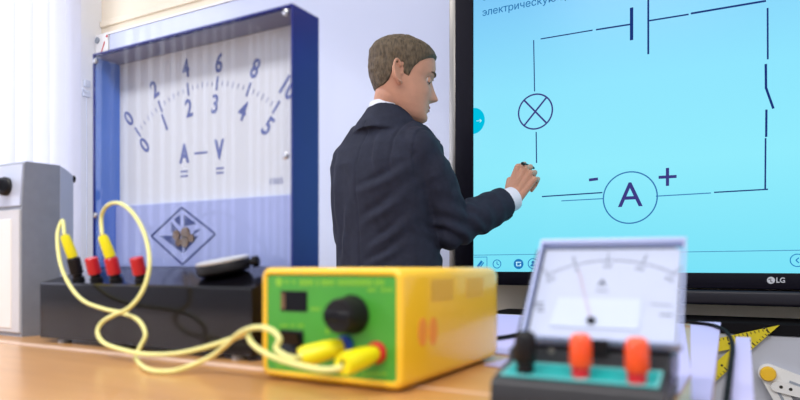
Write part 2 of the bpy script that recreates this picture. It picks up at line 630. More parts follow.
MB().box((sl, SV, sb), (sl + SW, SV + 0.006, sb + SH)).build('screen', 'screen', tv, smooth=False)


def scr(x, y):
    p = PV(x, y, SV)
    return (p.x, p.z)


def pxm(x, y):                      # metres per photo pixel on the screen there
    q = (x - CX) / F
    return SV / (SN * q + CS) / F


sfn = lambda a, b: Vector((a, SV - 0.0002, b))
SNRM = (0, -1, 0)


def sline(fl, x0, y0, x1, y1, w):
    fl.line(scr(x0, y0), scr(x1, y1), w * pxm((x0 + x1) / 2, 0))




def wires(name, m, lst, th=0.0004):
    for s_ in lst:
        f_ = Flat(sfn, SNRM, th)
        sline(f_, *s_)
        f_.build(name, m, tv)


wires('circuit_wire', 'scr_navy', [(533.7, 40.2, 534.6, 91.5, 1.0), (540.7, 39, 592.6, 30.2, 1.1), (596, 29.8, 630.3, 24.4, 1.5),
      (649, 20.8, 688.6, 14.4, 1.5), (690.8, 13.6, 766, 0.9, 1.9), (767.6, 8, 767.8, 59.3, 1.6), (766.4, 109.6, 766.2, 137, 2.0),
      (765.6, 138.2, 765.2, 189.4, 1.5), (536.2, 132, 536.6, 163, 1.1), (542, 196.6, 602.4, 192.6, 1.2), (714, 192.4, 768, 189.3, 1.3)])
wires('battery_plate', 'scr_navy', [(648.3, -2, 648.3, 54.2, 1.8), (631.6, 7.6, 631.6, 40.2, 3.2)])
f_ = Flat(sfn, SNRM)
sline(f_, 765.8, 64, 766, 88.6, 2.2)
sline(f_, 765.9, 87.6, 773.4, 108.6, 2.2)
f_.build('switch_symbol', 'scr_navy', tv)
wires('thin_wire', 'scr_thin', [(561.4, 200.9, 604, 198.6, 0.9), (656, 196.2, 711, 193, 1.0)])
f_ = Flat(sfn, SNRM)
sline(f_, 474, 255.2, 800, 250.2, 0.6)
sline(f_, 799, 250.2, 900, 248.8, 0.6)
f_.build('toolbar_line', 'scr_thin', tv)
f_ = Flat(sfn, SNRM)
f_.arc(scr(629.8, 197.6), 25.7 * pxm(630, 0), 1.3 * pxm(630, 0))
f_.build('ammeter_circle', 'scr_thin', tv)
f_ = Flat(sfn, SNRM, 0.0006)
c = scr(535.3, 111.6)
r = 17.3 * pxm(535, 0)
f_.arc(c, r, 1.5 * pxm(535, 0))
for a in (48, 132):
    dx, dz = r * math.cos(R(a)), r * math.sin(R(a))
    f_.line((c[0] - dx, c[1] - dz), (c[0] + dx, c[1] + dz), 1.7 * pxm(535, 0))
f_.build('lamp_symbol', 'scr_violet', tv)
f_ = Flat(sfn, SNRM, 0.0006)
f_.text('A', scr(630.2, 196), 35 * pxm(630, 0), fat=0.0003)
f_.build('ammeter_letter', 'scr_violet', tv)
wires('minus_sign', 'scr_violet', [(589, 180, 598, 178.9, 2.8)])
f_ = Flat(sfn, SNRM, 0.0006)
sline(f_, 658.6, 177.4, 676.6, 176.4, 3.0)
c = scr(667.5, 176.9)
pm = pxm(667, 0)
f_.line((c[0], c[1] - 9 * pm), (c[0], c[1] + 9 * pm), 3.0 * pm)
f_.build('plus_sign', 'scr_violet', tv)
fl = Flat(sfn, SNRM)
fl.text('электрическую ц', scr(522.5, 4.9), 10.3 * pxm(524, 0))
fl.text('электрическую ц', scr(522.6, 4.9), 10.3 * pxm(524, 0), res=8)
fl.build('caption', 'scr_text', tv)
fl = Flat(sfn, SNRM)
fl.text('С', scr(484.5, -2.6), 9.6 * pxm(483, 0))
fl.build('caption', 'scr_text', tv)
c = scr(473.5, 121)
rr = 13 * pxm(473, 0)
fl = Flat(sfn, SNRM)
fl.poly([(c[0], c[1] - rr)] + [(c[0] + 0.93 * rr * math.cos(R(a)), c[1] + rr * math.sin(R(a))) for a in range(-80, 81, 10)] + [(c[0], c[1] + rr)])
bt = fl.build('arrow_button', 'scr_button', tv)
fl = Flat(lambda a, b: Vector((a, SV - 0.0007, b)), SNRM)
p = scr(476.5, 121)
q = scr(481.5, 120.7)
m1 = pxm(479, 0)
fl.line(p, q, 0.6 * m1)
fl.line(q, (q[0] - 1.8 * m1, q[1] + 1.6 * m1), 0.6 * m1)
fl.line(q, (q[0] - 1.8 * m1, q[1] - 1.6 * m1), 0.6 * m1)
fl.build('arrow', 'scr_white', bt)
# tool bar icons
m1 = pxm(500, 0)
fl = Flat(sfn, SNRM)
for a in ((473.9, 257.2, 487, 257), (487, 257, 487, 270), (487, 270, 473.9, 270)):
    sline(fl, *a, 0.6)
fl.build('icon_frame', 'scr_icon', tv)
c = scr(480, 264)
fl = Flat(sfn, SNRM)
fl.line((c[0] - 2.6 * m1, c[1] - 3 * m1), (c[0] + 2.2 * m1, c[1] + 3 * m1), 2.4 * m1)
fl.line((c[0] + 0.4 * m1, c[1] - 3 * m1), (c[0] + 4.0 * m1, c[1] + 1.5 * m1), 1.2 * m1)
fl.build('pencil_icon', 'scr_icon', tv)
c = scr(497, 264)
fl = Flat(sfn, SNRM)
fl.arc(c, 4.1 * m1, 0.8 * m1)
fl.line(c, (c[0], c[1] + 2.6 * m1), 0.8 * m1)
fl.line(c, (c[0] + 2 * m1, c[1] - 1 * m1), 0.8 * m1)
fl.build('clock_icon', 'scr_icon', tv)
c = scr(533, 263.6)
fl = Flat(sfn, SNRM)
fl.arc(c, 4.8 * m1, 0.8 * m1)
fl.disc((c[0], c[1] + 1.2 * m1), 1.5 * m1)
fl.poly([(c[0] - 3 * m1, c[1] - 2.6 * m1), (c[0] - 1.6 * m1, c[1] - 0.6 * m1), (c[0] + 1.6 * m1, c[1] - 0.6 * m1), (c[0] + 3 * m1, c[1] - 2.6 * m1)])
fl.build('round_icon', 'scr_icon', tv)
c = scr(797.5, 260.3)
m2 = pxm(797, 0)
fl = Flat(sfn, SNRM)
fl.arc(c, 6.2 * m2, 0.9 * m2)
fl.line((c[0] + 1.2 * m2, c[1] + 2.6 * m2), (c[0] - 1.4 * m2, c[1]), 1.0 * m2)
fl.line((c[0] + 1.2 * m2, c[1] - 2.6 * m2), (c[0] - 1.4 * m2, c[1]), 1.0 * m2)
fl.build('back_icon', 'scr_icon', tv)
c = scr(518.6, 264)
fl = Flat(sfn, SNRM)
fl.disc(c, 5 * m1)
ic = fl.build('blue_icon', 'scr_icon', tv)
fl = Flat(lambda a, b: Vector((a, SV - 0.0007, b)), SNRM)
fl.line((c[0] - 2.6 * m1, c[1] + 1.7 * m1), (c[0] + 2.6 * m1, c[1] + 1.7 * m1), 1.0 * m1)
fl.line((c[0] - 1.9 * m1, c[1] + 1.7 * m1), (c[0] - 1.9 * m1, c[1] - 1.8 * m1), 1.0 * m1)
fl.line((c[0] + 2.0 * m1, c[1] + 0.2 * m1), (c[0] + 2.0 * m1, c[1] - 1.8 * m1), 1.2 * m1)
fl.line((c[0] - 1.9 * m1, c[1] - 1.8 * m1), (c[0] + 2.0 * m1, c[1] - 1.8 * m1), 0.8 * m1)
fl.build('icon_glyph', 'scr_white', ic)
# maker's mark on the lower bezel
lv = SV - 0.0062
fl = Flat(lambda a, b: Vector((a, lv, b)), SNRM)
c = PV(771, 280.3, lv)
m3 = lv / (SN * (771 - CX) / F + CS) / F
fl.disc((c.x, c.z), 3.5 * m3)
p = PV(780.6, 280.4, lv)
fl.text('LG', (p.x, p.z), 7.2 * m3, fat=0.0004, xs=0.9)
lg = fl.build('logo', 'silver', tv)
fl = Flat(lambda a, b: Vector((a, lv - 0.0004, b)), SNRM)
fl.line((c.x - 0.2 * m3, c.z + 1.8 * m3), (c.x - 0.2 * m3, c.z - 1.6 * m3), 0.7 * m3)
fl.line((c.x - 0.2 * m3, c.z - 1.6 * m3), (c.x + 1.4 * m3, c.z - 1.6 * m3), 0.7 * m3)
fl.disc((c.x - 1.6 * m3, c.z + 1.0 * m3), 0.6 * m3, 12)
fl.build('logo_detail', 'tv_black', lg)

# ------------------------------------------------------------------ grey cabinet under the display with the drawing tools
CV = 1.90
ct = PV(760, 323.5, CV).z
cb = PV(760, 335, CV).z
cu0 = -0.75
cab = thing('cabinet', 'low grey cabinet with a black top edge under the wall display', 'cabinet', (0.4, CV + 0.1, 0))
MB().box((cu0, CV + 0.006, 0.0), (1.5, WV - 0.016, cb), 0.003).build('body', 'cabinet', cab, smooth=False)
MB().box((cu0 - 0.01, CV, cb), (1.51, WV - 0.001, ct), 0.003).build('top_edge', 'cable', cab, smooth=False)

tri_v = CV - 0.0062
A = PV(779.5, 325.2, tri_v)
B = PV(699, 342.5, tri_v)
C = PV(708, 388, tri_v)
A2, B2, C2 = [Vector((p.x, p.z)) for p in (A, B, C)]
tri = thing('set_square', 'big yellow set square with black scale marks against the grey cabinet', 'set square', ((A.x + B.x) / 2, tri_v, C.z))


def inset(P, w):
    out = []
    n = len(P)
    for i in range(n):
        a, b, c_ = P[i - 1], P[i], P[(i + 1) % n]
        d1 = (b - a).normalized()
        d2 = (c_ - b).normalized()
        n1, n2 = Vector((-d1.y, d1.x)), Vector((-d2.y, d2.x))
        ctr = sum(P, Vector((0, 0))) / n
        if n1.dot(ctr - a) < 0:
            n1 = -n1
        if n2.dot(ctr - b) < 0:
            n2 = -n2
        k = (n1 + n2)
        out.append(b + k * (w / (1 + n1.dot(n2))))
    return out


ti = inset([A2, B2, C2], 0.034)
plate = MB()
O, I = [A2, B2, C2], ti
for i in range(3):
    j = (i + 1) % 3
    plate.prism([(O[i].x, tri_v, O[i].y), (O[j].x, tri_v, O[j].y), (I[j].x, tri_v, I[j].y), (I[i].x, tri_v, I[i].y)], (0, 0.006, 0))
plate.build('plate', 'tri', tri, smooth=False)
fl = Flat(lambda a, b: Vector((a, tri_v - 0.0001, b)), SNRM)
ctr = (A2 + B2 + C2) / 3
for (p, q) in ((A2, B2), (A2, C2)):
    d = q - p
    L = d.length
    d = d / L
    n = Vector((-d.y, d.x))
    if n.dot(ctr - p) < 0:
        n = -n
    t = 0.03
    i = 0
    while t < L - 0.02:
        ln = 0.012 if i % 5 == 0 else 0.007
        s = p + d * t
        fl.line(s + n * 0.001, s + n * ln, 0.0028 if i % 5 == 0 else 0.0018)
        if i % 5 == 0:
            fl.disc(s + n * 0.019, 0.0032, 8)
        t += 0.0095
        i += 1
fl.build('scale_marks', 'ink', tri)

# chalkboard compasses
hub = PV(768, 373.2, CV - 0.012)
cmp_ = thing('drawing_compasses', 'white board compasses with a round yellow hub against the grey cabinet', 'compasses', (hub.x, CV, hub.z - 0.2))


def bar(p0, p1, w, v0, v1, name, m, parent, holes=()):
    a, b = Vector((p0.x, p0.z)), Vector((p1.x, p1.z))
    d = (b - a).normalized()
    n = Vector((-d.y, d.x)) * w / 2
    pts = []
    for k in range(9):
        t = R(90 + k * 22.5)
        pts.append(a + (d * math.cos(t) + Vector((-d.y, d.x)) * math.sin(t)) * w / 2)
    for k in range(9):
        t = R(-90 + k * 22.5)
        pts.append(b + (d * math.cos(t) + Vector((-d.y, d.x)) * math.sin(t)) * w / 2)
    return MB().prism([(q.x, v0, q.y) for q in pts], (0, v1 - v0, 0)).build(name, m, parent, smooth=False)


la = PV(850, 405, CV - 0.012)
lb = PV(806, 440, CV - 0.012)
bar(hub, la, 0.046, CV - 0.012, CV + 0.0055, 'leg', 'compass_white', cmp_)
bar(hub, lb, 0.040, CV - 0.020, CV - 0.012, 'leg', 'compass_white', cmp_)
for (p0, p1, v) in ((hub, la, CV - 0.0125), (hub, lb, CV - 0.0205)):
    d = (p1 - p0).normalized()
    fl = Flat(lambda a, b: Vector((a, v, b)), SNRM, 0.0005)
    s0, s1 = p0 + d * 0.05, p0 + d * 0.26
    fl.line((s0.x, s0.z), (s1.x, s1.z), 0.006)
    fl.build('groove', 'grey_cap', cmp_)
x0, x1 = PV(777, 387, CV - 0.03), PV(812, 395.5, CV - 0.03)
cb_ = bar(x0, x1, 0.026, CV - 0.028, CV - 0.0212, 'cross_bar', 'compass_white', cmp_)
MB().lathe((hub.x, CV - 0.02, hub.z), (0, -1, 0), [(0.019, 0), (0.019, 0.010), (0.016, 0.014), (0, 0.0145)], 12).build('hub', 'compass_yellow', cmp_)
for t in (0.12, 0.4, 0.75):
    p = x0.lerp(x1, t)
    MB().lathe((p.x, CV - 0.028, p.z + 0.002), (0, -1, 0), [(0.0042, 0), (0.0042, 0.0006), (0, 0.0006)], 10).build('rivet', 'ink', cmp_)

# ================================================================== desks
SEAM = 0.508


def desk(name, label, u0, u1, v0, v1, ub=None):
    ub = u1 if ub is None else ub
    d = thing(name, label, 'desk', ((u0 + u1) / 2, (v0 + v1) / 2, 0))
    MB().prism([(u0, v0 + 0.003, TZ - 0.026), (u1, v0 + 0.003, TZ - 0.026), (ub, v1 - 0.003, TZ - 0.026), (u0, v1 - 0.003, TZ - 0.026)], (0, 0, 0.026)).build('tabletop', 'desk', d, smooth=False)
    e = MB()
    e.box((u0, v0, TZ - 0.026), (u1, v0 + 0.003, TZ - 0.0002))
    e.box((u0, v1 - 0.003, TZ - 0.026), (ub, v1, TZ - 0.0002))
    e.build('edge_band', 'desk_edge', d, smooth=False)
    for sx in (u0 + 0.06, ub - 0.09):
        for sy in (v0 + 0.04, v1 - 0.07):
            MB().box((sx, sy, 0), (sx + 0.03, sy + 0.03, TZ - 0.026), 0.003).build('leg', 'desk_leg', d)
    MB().box((u0 + 0.06, v0 + 0.05, TZ - 0.07), (u1 - 0.06, v0 + 0.065, TZ - 0.026)).build('apron', 'desk_leg', d, smooth=False)
    return d


desk('desk', 'tan wooden desk nearest the viewer, under the front of the yellow box', -1.75, -0.028, 0.05, SEAM)
d2 = desk('desk', 'second tan desk, carrying the black base of the big dial meter', -1.75, -0.030, SEAM + 0.002, 1.36, -0.062)
# the bright edge strip along the seam
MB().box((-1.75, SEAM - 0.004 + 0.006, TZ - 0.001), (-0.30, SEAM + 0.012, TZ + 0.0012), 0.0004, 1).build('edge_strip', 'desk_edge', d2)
# pale rail fixed along the right side of the far desk
rl = MB()
rl.prism([(-0.0175, 0.54, TZ - 0.012), (-0.0015, 0.54, TZ - 0.012), (-0.0088, 1.113, TZ - 0.012), (-0.0285, 1.113, TZ - 0.012)], (0, 0, 0.011))
for yv in (0.542,):
    rl.box((-0.07, yv, TZ - 0.046), (-0.013, yv + 0.02, TZ - 0.0125))
rl.build('side_rail', 'rail', d2, smooth=False)


def sheet(name, label, pts, z, th=0.0012):
    o = MB().prism([(p[0], p[1], z) for p in pts], (0, 0, th)).build(name, 'paper', smooth=False)
    # origin at the sheet
    c_ = sum((Vector((p[0], p[1], z)) for p in pts), Vector()) / len(pts)
    o.data.transform(Matrix.Translation(-c_))
    o.location = c_
    return tag(o, label, 'paper')


sheet('paper_sheet', 'narrow pale lilac paper strip along the right edge of the far desk',
      [(-0.046, 0.56), (-0.0315, 0.56), (-0.0595, 1.345), (-0.112, 1.345)], TZ + 0.0006)
sheet('paper_sheet', 'wide pale lilac sheet lying behind the yellow box and the small ammeter',
      [PT(484, 366)[:2], (-0.0572, 0.585), (-0.0575, 0.70), (-0.122, 1.33), (-0.56, 1.33), (-0.52, 0.80), (-0.25, 0.735)], TZ + 0.0006, 0.001)

# ================================================================== big demonstration meter
u0, u1 = -0.900, -0.498
vb0, vb1 = 0.545, 0.690
vf = 0.630
mt = thing('demonstration_meter', 'large blue cased ampere and volt dial meter on a glossy black base', 'meter', ((u0 + u1) / 2, 0.6, TZ))
ZB0, ZB1 = TZ + 0.085, TZ + 0.107          # console slopes up to the back
b = MB()
prof = [(vb0, TZ + 0.006), (vb0, ZB0 - 0.003), (vb0 + 0.003, ZB0), (vf + 0.002, ZB1), (vb1, ZB1), (vb1, TZ + 0.006)]
b.prism([(u0, y, z) for y, z in prof], (u1 - u0, 0, 0))
b.build('base', 'gloss_black', mt, smooth=False)
for (x, y) in ((u0 + 0.04, vb0 + 0.012), (u1 - 0.03, vb0 + 0.012), (u0 + 0.04, vb1 - 0.02), (u1 - 0.03, vb1 - 0.02)):
    MB().lathe((x, y, TZ), (0, 0, 1), [(0.009, 0), (0.009, 0.0062)], 14).build('foot', 'grey_cap', mt)
cu0, cu1 = -0.898, -0.506
cz0, cz1 = ZB1, TZ + 0.437
vc1 = 0.682
t = 0.004
cs = MB()
cs.box((cu1 - t, vf, cz0), (cu1, vc1, cz1))
cs.box((cu0, vf, cz1 - t), (cu1 - t, vc1, cz1))
cs.box((cu0, vc1 - t, cz0), (cu1 - t, vc1, cz1 - t))
cs.build('case', 'blue_case', mt, smooth=False)
MB().box((cu0, vf, cz0), (cu0 + t, vc1 - t, cz1 - t)).build('case_side', 'blue_in', mt, smooth=False)
MB().box((cu0 + t, vf + 0.001, cz1 - t - 0.0012), (cu1 - t, vc1 - t, cz1 - t)).build('case_lining', 'lining', mt, smooth=False)
MB().box((cu0 + 0.0005, vf - 0.003, cz0), (cu1 - 0.0005, vf - 0.0005, cz1 - 0.001)).build('front_pane', 'pane', mt, smooth=False)
e = MB()
e.box((cu0, vf - 0.0032, cz0), (cu0 + 0.0022, vf - 0.0002, cz1))
e.box((cu1 - 0.0022, vf - 0.0032, cz0), (cu1, vf - 0.0002, cz1))
e.box((cu0 + 0.0022, vf - 0.0032, cz1 - 0.0028), (cu1 - 0.0022, vf - 0.0002, cz1))
e.build('pane_edge', 'blue_case', mt, smooth=False)
for (x, z) in ((cu0 + 0.007, cz1 - 0.012), (cu1 - 0.010, cz1 - 0.010), (cu0 + 0.007, cz0 + 0.08), (cu1 - 0.010, cz0 + 0.14)):
    MB().lathe((x, vf - 0.003, z), (0, -1, 0), [(0.0045, -0.001), (0.0045, 0.002), (0.003, 0.003), (0, 0.003)], 14).build('screw', 'steel', mt)
vd = 0.672
lowz = PV(200, 201.5, vd).z
MB().box((cu0 + t, vd, lowz - 0.004), (cu1 - t, vc1 - t, cz1 - t - 0.0015)).build('dial_plate', 'dial', mt, smooth=False)
vl = 0.664
MB().box((cu0 + t, vl, cz0), (cu1 - t, vc1 - t, lowz), 0.0008, 1).build('lower_panel', 'lilac', mt, smooth=False)
dfn = lambda a, b: Vector((a, vd - 0.0001, b))
fl = Flat(dfn, SNRM)


def dp(x, y):
    p = PV(x, y, vd)
    return Vector((p.x, p.z))


def circ3(a, b, c_):
    ax, ay, bx, by, cx, cy = *a, *b, *c_
    d = 2 * (ax * (by - cy) + bx * (cy - ay) + cx * (ay - by))
    ux = ((ax * ax + ay * ay) * (by - cy) + (bx * bx + by * by) * (cy - ay) + (cx * cx + cy * cy) * (ay - by)) / d
    uy = ((ax * ax + ay * ay) * (cx - bx) + (bx * bx + by * by) * (ax - cx) + (cx * cx + cy * cy) * (bx - ax)) / d
    return Vector((ux, uy))


outer = [('0', 129.3, 119), ('2', 154.8, 90), ('4', 186, 69.5), ('6', 219, 64), ('8', 255, 69.5), ('10', 287.5, 88)]
inner = [('0', 145, 145.7), ('1', 165, 123), ('2', 189, 109), ('3', 215, 105), ('4', 242.6, 112), ('5', 267.5, 127)]
oc = circ3(dp(*outer[0][1:]), dp(*outer[2][1:]), dp(*outer[5][1:]))
ro = sum((dp(x, y) - oc).length for _, x, y in outer) / 6
ri = sum((dp(x, y) - oc).length for _, x, y in inner) / 6
rm = (ro + ri) / 2
DS = 0.038
angs = []
for (s, x, y) in outer:
    p = dp(x, y)
    d = (p - oc).normalized()
    angs.append(math.atan2(d.y, d.x))
    fl.text(s, p, DS, ang=math.atan2(d.y, d.x) - math.pi / 2, fat=0.0008, xs=0.78)
for (s, x, y) in inner:
    p = dp(x, y)
    d = (p - oc).normalized()
    fl.text(s, p, DS, ang=math.atan2(d.y, d.x) - math.pi / 2, fat=0.0008, xs=0.78)
for i, a in enumerate(angs):
    d = Vector((math.cos(a), math.sin(a)))
    fl.line(oc + d * (rm - 0.010), oc + d * (rm + 0.010), 0.0034)
    if i < 5:
        for k in range(1, 6):
            aa = a + (angs[i + 1] - a) * k / 6
            d2_ = Vector((math.cos(aa), math.sin(aa)))
            h = 0.0045 if k == 3 else 0.0035
            fl.line(oc + d2_ * (rm - h), oc + d2_ * (rm + h), 0.0010)
fl.text('A', dp(184.4, 154.5), 0.038, fat=0.0016, xs=0.70)
fl.text('V', dp(219.4, 150.5), 0.038, fat=0.0016, xs=0.70)
fl.line(dp(194.5, 153.6), dp(207.5, 152.2), 0.003)
for (x, y) in ((184.4, 171.5), (220, 168.3)):
    for dy in (0, 4.6):
        p = dp(x, y + dy)
        fl.line((p.x - 0.0075, p.y), (p.x + 0.0075, p.y), 0.0026)
fl.text('1505', dp(276, 181.5), 0.012, xs=1.1)
fl.build('scale_markings', 'dial_ink', mt)
# diamond emblem on the lower panel
efn = lambda a, b: Vector((a, vl - 0.0002, b))


def ep(x, y):
    p = PV(x, y, vl)
    return Vector((p.x, p.z))


D = [ep(151.5, 236), ep(182, 207.5), ep(215.5, 234), ep(182.5, 264.5)]
dc = sum(D, Vector((0, 0))) / 4
fl = Flat(efn, SNRM)
for i in range(4):
    fl.line(D[i], D[(i + 1) % 4], 0.0030)
sub = lambda a, b: dc + (D[0] - dc) * a + (D[1] - dc) * b
fl.poly([sub(0.70, 0.0), sub(0.20, 0.0), sub(0.0, -0.30), sub(0.0, -0.62)])
fl.poly([sub(0.34, 0.5), sub(0.34, 0.10), sub(0.08, 0.12)])
fl.poly([sub(0.06, 0.74), sub(0.26, 0.58), sub(0.06, 0.34)])
fl.poly([sub(-0.06, 0.74), sub(-0.06, 0.32), sub(-0.44, 0.42)])
fl.poly([sub(-0.40, 0.18), sub(-0.30, -0.02), sub(-0.58, 0.22)])
fl.poly([sub(-0.08, -0.30), sub(-0.06, -0.62), sub(-0.50, -0.02), sub(-0.26, -0.06)])
fl.build('emblem', 'emblem', mt)
fl = Flat(lambda a, b: Vector((a, vl - 0.0008, b)), SNRM, 0.0016)
for (a, b_, r_) in ((0.16, 0.02, 0.0075), (-0.12, 0.08, 0.009), (-0.10, -0.22, 0.0085), (-0.3, -0.1, 0.006), (0.1, -0.25, 0.006)):
    fl.disc(sub(a, b_), r_, 14)
fl.build('emblem_centre', 'gold', mt)

# terminals on the sloping console
nz = Vector((0, -0.25, 0.968)).normalized()


def console_z(v):
    return ZB0 + (ZB1 - ZB0) * (v - vb0 - 0.003) / (vf - vb0 - 0.001)


def on_console(x, v):
    q = (x - CX) / F
    d = v / (SN * q + CS)
    return Vector(((CS * q - SN) * d, v, console_z(v)))


TV = 0.562
terms = [(78.5, 'black'), (96.5, 'red_cap'), (116, 'red_cap'), (141.5, 'red_cap')]
tp = []
for (x, cap) in terms:
    p = on_console(x, TV)
    tp.append(p)
    po = MB().lathe(p - nz * 0.002, nz, [(0.0085, 0), (0.0085, 0.006), (0.0065, 0.0065), (0.0065, 0.013)], 18).build('terminal', 'black', mt)
    MB().lathe(p + nz * 0.009, nz, [(0.0070, 0), (0.0088, 0.001), (0.0088, 0.022), (0.0075, 0.0235), (0, 0.0235)], 18).build('terminal_cap', cap, po, smooth=True)

# ------------------------------------------------------------------ stopwatch lying on the console
W0, W1 = PV(198, 276, 0.583), PV(249, 267, 0.60)
wc = (W0 + W1) / 2
wr = 0.034
wn = Vector((-0.10, -0.17, 0.98)).normalized()
wc = Vector((wc.x, 0.592, console_z(0.592) + 0.0125))
sw = thing('stopwatch', 'round silver and black stopwatch lying on the black meter base', 'stopwatch', wc - Vector((0, 0, 0.012)))
MB().lathe(wc - wn * 0.009, wn, [(0.020, -0.001), (wr - 0.004, 0.0), (wr, 0.004), (wr, 0.012), (wr - 0.002, 0.0145)], 40).build('case', 'black', sw)
MB().lathe(wc + wn * 0.0052, wn, [(wr - 0.0005, 0), (wr, 0.0025), (wr - 0.004, 0.004), (wr - 0.006, 0.003), (wr - 0.006, 0.0)], 40).build('bezel', 'silver', sw)
MB().lathe(wc + wn * 0.0052, wn, [(wr - 0.006, 0), (wr - 0.006, 0.0012), (0, 0.0012)], 40).build('watch_face', 'face_window', sw)
ax = (Vector((0.93, 0.36, 0)) - wn * Vector((0.93, 0.36, 0)).dot(wn)).normalized()
MB().lathe(wc - wn * 0.001 + ax * (wr - 0.001), ax, [(0.004, 0), (0.004, 0.006), (0.007, 0.0065), (0.007, 0.013), (0.005, 0.0145), (0, 0.0145)], 16).build('crown', 'gloss_black', sw)
MB().lathe(wc - wn * 0.002 - ax * (wr - 0.001), -ax, [(0.005, -0.002), (0.005, 0.002), (0, 0.003)], 14).build('stud', 'chrome', sw)

# ================================================================== yellow power supply
pu0, pu1, pv0, pv1 = -0.420, -0.2625, 0.472, 0.716
pz0, pz1 = TZ + 0.0025, 0.8675
ps = thing('power_supply', 'yellow bench power supply with a green front panel and big black knob', 'power supply', ((pu0 + pu1) / 2, (pv0 + pv1) / 2, TZ))


def rrect(x0, x1, z0, z1, r, y, n=5):
    out = []
    for (cx, cz, a0) in ((x1 - r, z1 - r, 0), (x0 + r, z1 - r, 90), (x0 + r, z0 + r, 180), (x1 - r, z0 + r, 270)):
        for k in range(n + 1):
            a = R(a0 + 90 * k / n)
            out.append((cx + r * math.cos(a), y, cz + r * math.sin(a)))
    return out


g = 0.0065
rings = [rrect(pu0 + g + 0.001, pu1 - g - 0.001, pz0 + g + 0.001, pz1 - g - 0.001, 0.003, pv0 + 0.0045),
         rrect(pu0 + g, pu1 - g, pz0 + g, pz1 - g, 0.004, pv0 + 0.001),
         rrect(pu0 + g - 0.002, pu1 - g + 0.002, pz0 + g - 0.002, pz1 - g + 0.002, 0.006, pv0),
         rrect(pu0 + 0.002, pu1 - 0.002, pz0 + 0.002, pz1 - 0.002, 0.008, pv0 + 0.0008),
         rrect(pu0, pu1, pz0, pz1, 0.009, pv0 + 0.004),
         rrect(pu0, pu1, pz0, pz1, 0.009, pv1 - 0.03),
         rrect(pu0 + 0.0015, pu1 - 0.0015, pz0 + 0.0015, pz1 - 0.001, 0.010, pv1 - 0.014),
         rrect(pu0 + 0.006, pu1 - 0.006, pz0 + 0.006, pz1 - 0.005, 0.010, pv1 - 0.003),
         rrect(pu0 + 0.012, pu1 - 0.012, pz0 + 0.012, pz1 - 0.012, 0.008, pv1)]
MB().loft(rings).build('housing', 'ps_yellow', ps, auto=60)
fp = MB()
fp.loft([rrect(pu0 + g, pu1 - g, pz0 + g, pz1 - g, 0.0035, pv0 + 0.0048), rrect(pu0 + g, pu1 - g, pz0 + g, pz1 - g, 0.0035, pv0 + 0.0022)])
fp.build('front_panel', 'ps_green', ps, smooth=False)
PF = pv0 + 0.0022
for (x, y) in ((pu0 + 0.02, pv0 + 0.02), (pu1 - 0.02, pv0 + 0.02), (pu0 + 0.02, pv1 - 0.03), (pu1 - 0.02, pv1 - 0.03)):
    MB().lathe((x, y, TZ), (0, 0, 1), [(0.008, 0), (0.008, 0.004)], 14).build('foot', 'black', ps)
ffn = lambda a, b: Vector((a, PF - 0.0001, b))


def fpt(x, y):
    p = PV(x, y, PF)
    return Vector((p.x, p.z))


# display window
a, b_ = fpt(281, 290.5), fpt(307.5, 312)
wn_ = MB()
wn_.box((a.x, PF - 0.0012, b_.y), (b_.x, PF + 0.0002, a.y), 0.0006, 1)
dw = wn_.build('display_window', 'gloss_black', ps, smooth=False)
MB().box((a.x + 0.001, PF - 0.0016, b_.y + 0.002), (a.x + 0.006, PF - 0.0011, a.y - 0.002)).build('window_label', 'gold', dw, smooth=False)
# switch
a, b_ = fpt(282, 331), fpt(302.5, 356.5)
sbz = MB().box((a.x - 0.0015, PF - 0.002, b_.y - 0.0015), (b_.x + 0.0015, PF + 0.0005, a.y + 0.0015), 0.0008, 1).build('switch', 'black', ps)
rk = MB().prism([(a.x + 0.001, PF - 0.002, a.y - 0.001), (a.x + 0.001, PF - 0.007, a.y - 0.001), (a.x + 0.001, PF - 0.0035, (a.y + b_.y) / 2), (a.x + 0.001, PF - 0.0045, b_.y + 0.001), (a.x + 0.001, PF - 0.002, b_.y + 0.001)], (b_.x - a.x - 0.002, 0, 0))
rk.build('rocker', 'gloss_black', sbz, smooth=False)
# knob
kc = PV(352.5, 314.5, PF)
kr = 0.0176
kb = MB().lathe(kc, (0, -1, 0), [(kr * 1.0, 0), (kr * 1.02, 0.002), (kr * 0.98, 0.004), (kr * 0.92, 0.006), (kr * 0.88, 0.021), (kr * 0.80, 0.024), (0, 0.0245)], 40).build('knob', 'black', ps)
kp = MB()
kp.box((kc.x - kr * 0.80, PF - 0.0262, kc.z - 0.0045), (kc.x + kr * 0.80, PF - 0.0235, kc.z + 0.0045), 0.0012, 1)
kp.build('knob_grip', 'gloss_black', kb)
# sockets
sock = []
for (x, y, m, s) in ((345.5, 344.5, 'blue', 1.0), (377, 352.5, 'red', 1.15)):
    c = PV(x, y, PF)
    so = MB().lathe(c, (0, -1, 0), [(0.0085 * s, -0.0005), (0.0085 * s, 0.003), (0.0072 * s, 0.0055), (0.006 * s, 0.0055), (0.006 * s, 0.004), (0, 0.004)], 24).build('socket', m, ps)
    sock.append(c)
# printed wording, too soft in the photo to read, as the rows of marks that can be made out
fl = Flat(ffn, SNRM, 0.0003)
random.seed(3)


def wordrow(x0, x1, y, h, gap=0.35):
    fl = Flat(ffn, SNRM, 0.0003)
    x = x0
    while x < x1:
        w = random.uniform(1.0, 2.2)
        p = fpt(x, y)
        q = fpt(min(x + w, x1), y)
        if random.random() > gap * 0.35:
            fl.poly([(p.x, p.y - h / 2), (q.x, q.y - h / 2), (q.x, q.y + h / 2), (p.x, p.y + h / 2)])
        x += w + 0.9
    fl.build('printed_row', 'ps_print', ps)


